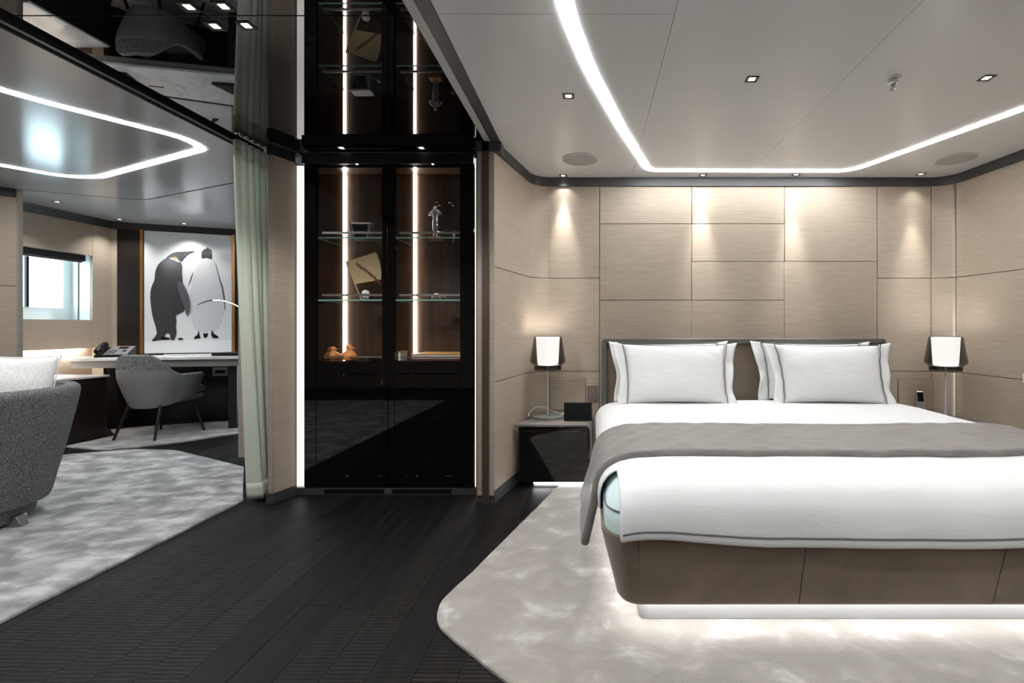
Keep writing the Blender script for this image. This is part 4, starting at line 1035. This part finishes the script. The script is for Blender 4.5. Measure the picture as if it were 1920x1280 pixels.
# ------------------------------------------------------------------ desk
ZD = .765
dk = thing('desk', 'white marble topped desk with grey apron under the penguin picture', 'desk', (-4.3,5.0,0))
DF0, DF1 = (-5.13,4.57), (-3.3,4.965)
back0, back1 = (PA[0]+PN[0]*.035+.02, PA[1]+PN[1]*.035+.01), (PA[0]+pdx*1.6+PN[0]*.035, PA[1]+pdy*1.6+PN[1]*.035)
top = fillet([DF0, DF1, back1, back0, (-5.12,5.13)], [.06,.02,0,0,0], 6, True)
MB().prism(top, ZD-.028, ZD).build('top', 'marble', dk, bevel=.004)
ddx, ddy = DF1[0]-DF0[0], DF1[1]-DF0[1]
MB().prism([(DF0[0]+.11,DF0[1]+.055),(DF1[0]-.02,DF1[1]+.03),(DF1[0]-.02,DF1[1]+.3),(DF0[0]+.11,DF0[1]+.3)], ZD-.1, ZD-.0285).build('apron', 'greylacquer', dk, bevel=.002)
MB().prism([(-3.775,4.98),(-3.7,5.0),(-3.7,5.45),(-3.775,5.43)], .0135, ZD-.1).build('pedestal', 'black_trim', dk, bevel=.002)
MB().prism([(-4.98,4.93),(-4.9,4.96),(-4.9,5.2),(-4.98,5.16)], .0135, ZD-.1).build('pedestal', 'darkpanel', dk, bevel=.002)
# low credenza along the window wall
cr = thing('credenza', 'low black credenza with white marble top under the lounge window', 'cabinet', (-4.9,4.1,0))
MB().prism([(-5.25,4.02),(-4.71,4.02),(-4.69,4.64),(-5.25,4.64)], 0, .585).build('body', 'darkpanel', cr, bevel=.002)
MB().prism([(-5.26,4.01),(-4.70,4.01),(-4.675,4.655),(-5.26,4.655)], .5855, .605).build('top', 'marble', cr, bevel=.003)
MB().box(-4.702,-4.688,4.05,4.60,.05,.55).build('door', 'darkpanel', cr, bevel=.002)
# socket plate on the dark wall under the desk
s_ = thing('socket_plate', 'steel socket plate on the dark wall below the desk', 'socket', tuple(pic(412,695)))
a, b = pic(399,705,.0008), pic(427,688,.0008)
def wallbox(a, b, d0, d1, name, m, parent, bev=.001):
    return MB().prism([(a.x+PN[0]*d0,a.y+PN[1]*d0),(b.x+PN[0]*d0,b.y+PN[1]*d0),(b.x+PN[0]*d1,b.y+PN[1]*d1),(a.x+PN[0]*d1,a.y+PN[1]*d1)], a.z, b.z).build(name, m, parent, bevel=bev)
wallbox(a, b, 0, .008, 'plate', 'steel', s_); wallbox(pic(404,700), pic(423,693), .0088, .011, 'insert', 'black', s_)

# desk telephone
ZDK = ZD+.0005
px, py = (217-CX)*4.85/F, 4.85
t = thing('desk_phone', 'grey office telephone with handset on the left end of desk', 'telephone', (px,py,ZD))
RT = Matrix.Translation((px,py,ZDK)) @ Matrix.Rotation(R(20),4,'Z')
def wedge(x0,x1,y0,y1,h0,h1,b=0): 
    return MB().add([(x0,y0,b),(x1,y0,b),(x1,y1,b),(x0,y1,b),(x0,y0,b+h0),(x1,y0,b+h0),(x1,y1,b+h1),(x0,y1,b+h1)], [(0,3,2,1),(4,5,6,7),(0,1,5,4),(1,2,6,5),(2,3,7,6),(3,0,4,7)])
wedge(-.13,.13,-.09,.08,.02,.10).xf(RT).build('base', 'black', t, bevel=.005)
SL = Matrix.Translation((0,-.09,.0212)) @ Matrix.Rotation(math.atan2(.08,.17),4,'X')
fp_ = MB().box(-.06,.128,.004,.184,0,.006).xf(RT@SL).build('faceplate', 'greyplastic', t, bevel=.002)
MB().box(.01,.085,.125,.165,.0062,.0075).xf(RT@SL).build('display', 'screen', fp_)
mb = MB()
for r_ in range(4):
    for c_ in range(3): mb.box(-.05+c_*.026, -.032+c_*.026, .018+r_*.022, .031+r_*.022, .0062, .009)
mb.xf(RT@SL).build('keypad', 'gunmetal', fp_)
mb = MB().lathe([(.016,0),(.016,.004),(.009,.005),(.001,.005)], (.08,.075,.0062), 16); mb.xf(RT@SL).build('navigation_key', 'black', fp_)
hs = MB()
pts = [(-.095,0.005,.016),(-.095,.02,.034),(-.095,.06,.046),(-.095,.13,.046),(-.095,.165,.036),(-.095,.18,.018)]
hs.tube(pts, [.02,.026,.02,.02,.026,.02], 12); hs.xf(RT@SL@Matrix.Diagonal((1.1,1,1,1))@Matrix.Translation((.0,0,.0))).build('handset', 'black', t)
pts = [(-.11+.007*math.cos(k*.9), -.1+.004*k*.3, .012+.007*math.sin(k*.9)) for k in range(40)]
MB().tube([(p[0]+.006*i_,p[1],p[2]) for i_,p in enumerate(pts)], .0028, 5).xf(RT).build('coiled_cord', 'black', t)
# laptop folder at right end of desk, papers, arc lamp
lx, ly = (432-CX)*5.12/F, 5.12
t = thing('document_tray', 'low dark document tray on the right end of the desk', 'tray', (lx,ly,ZD))
mb = MB().prism([(-.1,-.13),(.22,-.09),(.22,.12),(-.04,.12)], .001, .028); mb.xf(Matrix.Translation((lx,ly,ZD))); mb.build('tray', 'black', t, bevel=.003)
mb = MB().prism([(-.08,-.11),(.2,-.075),(.2,.1),(-.03,.1)], .0285, .034); mb.xf(Matrix.Translation((lx,ly,ZD))); mb.build('lid', 'darkpanel', t, bevel=.002)
lx, ly = (290-CX)*5.05/F, 5.05
t = thing('paper_sheet', 'white paper sheet with a pen lying on the desk', 'paper', (lx,ly,ZD))
MB().box(-.15,.15,-.1,.1,.0006,.0016).xf(Matrix.Translation((lx,ly,ZD)) @ Matrix.Rotation(R(14),4,'Z')).build('sheet', 'paper', t)
MB().tube([(-.08,.02,.0065),(.05,.05,.0065)], .0045, 8).xf(Matrix.Translation((lx,ly,ZD))).build('pen', 'black', t)
ay = 5.02
t = thing('arc_desk_lamp', 'slim black arc desk lamp with glowing arm in front of picture', 'lamp', (fro(478,0,ay)[0], ay, ZD))
arc = [Vector(fro(u,v,ay)) for u,v in ((369.5,572),(378,568),(388,564.5),(400,562.2),(412,562),(424,564),(436,568),(448,574),(460,583),(470,596),(477,615),(479,640),(480,664))]
arc[-1].z = ZD+.012
MB().tube(arc, [.003,.005,.006]+[.0065]*10, 8).build('arm', 'darkmetal', t)
MB().tube([p+Vector((0,-.006,-.003)) for p in arc[3:9]], .0052, 8).build('glow_bar', M['led_jamb'], t)
MB().lathe([(.085,.0005),(.088,.004),(.085,.012),(.01,.014)], (arc[-1].x,ay,ZD), 28).build('base', 'darkmetal', t)

# ------------------------------------------------------------------ desk chair (faces the desk)
ck = thing('desk_chair', 'grey upholstered tub desk chair on black splayed legs', 'chair', (-4.215,4.68,0))
cx, cy = -4.215, 4.68
def shellpt(a, v, inner):
    """a -1..1 around the back from one arm front to the other, v 0..1 from bottom to top"""
    th = a*R(116)
    s, c = math.sin(th), math.cos(th)
    back = max(0, math.cos(th*.70))
    hi = .605 + .19*max(0, 1-abs(a)/.62)**1.0*(1 if abs(a) < .62 else 0)
    k = min(1, max(0, (.66-abs(a))/.5)); hi = .605 + .192*(k*k*(3-2*k))
    lo = .30 + .12*abs(a)**2.2
    z = lo + (hi-lo)*v
    e = .85
    rx = (.205 + .10*min(1,(z-.3)/.28)**.8) - (.05 if inner else 0)
    ry = (.215 + .085*min(1,(z-.3)/.3)**.8) - (.05 if inner else 0)
    x = rx*math.copysign(abs(s)**e, s); y = -ry*math.copysign(abs(c)**e, c)
    if c < 0: y = y*1.15
    return Vector((cx+x, cy+.02+y, z))
def vs(a, zz=.655):
    lo = shellpt(a,0,False).z; hi = shellpt(a,1,False).z
    return min(.90, max(.5, (zz-lo)/(hi-lo)))
def shell(v0f, v1f):
    mb = MB(); NA = 48; rings = []
    for i in range(NA+1):
        a = i/NA*2-1; v0, v1 = v0f(a), v1f(a); n = 8
        ou = [shellpt(a, v0+(v1-v0)*k/n, False) for k in range(n+1)]; inn = [shellpt(a, v0+(v1-v0)*k/n, True) for k in range(n,-1,-1)]
        top_ = (ou[-1]+inn[0])/2 + Vector((0,0,.014 if v1 > .99 else 0))
        rings.append(ou + [top_] + inn)
    return mb.loft(rings, True, True, True)
shell(lambda a: 0, lambda a: vs(a)).build('lower_shell', 'chair_leather', ck)
shell(lambda a: vs(a)+.004, lambda a: 1).build('upper_shell', 'boucle2', ck)
pts = [shellpt(i/24-1, vs(i/24-1)+.002, False) for i in range(49)]
MB().tube(pts, .0035, 6).build('seam_piping', 'chair_leather', ck)
sp2 = rrect(cx-.225, cx+.235, cy-.17, cy+.345, .12, 8)
def slabz(pts, zs): return [[(x,y,z) for x,y in (shrink(pts, d) if d else pts)] for z,d in zs]
MB().loft(slabz(sp2, [(.405,.03),(.41,.008),(.43,0),(.455,.002),(.472,.02),(.48,.06)])).build('seat', 'boucle2', ck)
MB().loft(slabz(rrect(cx-.22, cx+.23, cy-.17, cy+.34, .12, 8), [(.33,.05),(.345,.015),(.37,0),(.395,.005),(.402,.03)])).build('seat_base', 'boucle2', ck)
for lx, ly, tx, ty in ((-.228,-.225,-.15,-.16),(.172,-.245,.15,-.16),(-.215,.25,-.15,.2),(.268,.205,.17,.2)):
    MB().tube([(cx+lx,cy+ly,.0135),(cx+tx,cy+ty,.325)], [.0105,.0155], 10).build('leg', 'darkmetal', ck)
MB().tube([(cx-.15,cy-.16,.32),(cx+.15,cy-.16,.32),(cx+.17,cy+.2,.33),(cx-.15,cy+.2,.33),(cx-.15,cy-.16,.32)], .010, 8).build('under_frame', 'darkmetal', ck)

# ------------------------------------------------------------------ lounge armchair and cushion
ax, ay_ = -3.36, 2.51
ac = thing('armchair', 'round charcoal boucle tub armchair at the left edge of the lounge', 'armchair', (ax,ay_,0))
outp = [(.335,.115),(.352,.12),(.362,.15),(.385,.26),(.412,.38),(.448,.56),(.466,.66),(.472,.70),(.47,.722),(.455,.738),(.43,.742),(.405,.735),(.39,.71),(.378,.64),(.365,.5),(.36,.40)]
MB().lathe(outp, (ax,ay_,0), 64).build('tub', 'boucle', ac)
MB().lathe([(.27,.03),(.292,.034),(.30,.06),(.304,.116)], (ax,ay_,0), 48).build('plinth_ring', 'boucle', ac)
MB().lathe([(.05,.38),(.33,.385),(.352,.40),(.356,.43),(.34,.452),(.2,.462),(.02,.464)], (ax,ay_,0), 48).build('seat_cushion', 'boucle', ac)
for k in range(3):
    a_ = R(8 + 120*k)
    Mx = Matrix.Translation((ax,ay_,0)) @ Matrix.Rotation(a_,4,'Z')
    MB().add([(.22,-.03,.07),(.325,-.03,.07),(.345,-.02,.0136),(.25,-.02,.0136),(.22,.03,.07),(.325,.03,.07),(.345,.02,.0136),(.25,.02,.0136)], [(0,1,2,3),(7,6,5,4),(0,4,5,1),(1,5,6,2),(2,6,7,3),(3,7,4,0)]).xf(Mx).build('foot', 'steel', ac, bevel=.003)
def cush(label, loc, rot, W=.25, H=.24, TH=.09):
    t = thing('scatter_cushion', label, 'cushion', (0,0,0))
    def side(sg):
        def fn(a, b):
            a = a*2-1; b = b*2-1; k = max(0,(1-abs(a)**2.4)*(1-abs(b)**2.4))
            return (a*W*(1-.05*(1-b*b)*0), -sg*TH*k**.5 + noise.noise(Vector((a*2.5,b*2.5,sg)))*.012*k, H+b*H*(1-.15*(1-a*a)*max(b,0)))
        return fn
    mb = MB().grid(side(1), 28, 28); mb.grid(side(-1), 28, 28); mb.build('cover', 'cushion', t, subsurf=1)
    pr_ = [(-W,0,0),(W,0,0),(W,0,2*H),(-W,0,2*H)]
    MB().tube([(-W,-.002,0),(W,-.002,0)] + [(W*(1-k/10),-.002,2*H-.15*H*(1-(1-k/10)**2)) for k in range(21)] + [(-W,-.002,0)], .004, 6).build('seam', 'cushion', t)
    t.location = loc; t.rotation_euler = rot
    return t
cush('plump white woven cushion standing in the charcoal armchair', (-3.31,2.56,.47), (R(-10), R(9), R(48)))
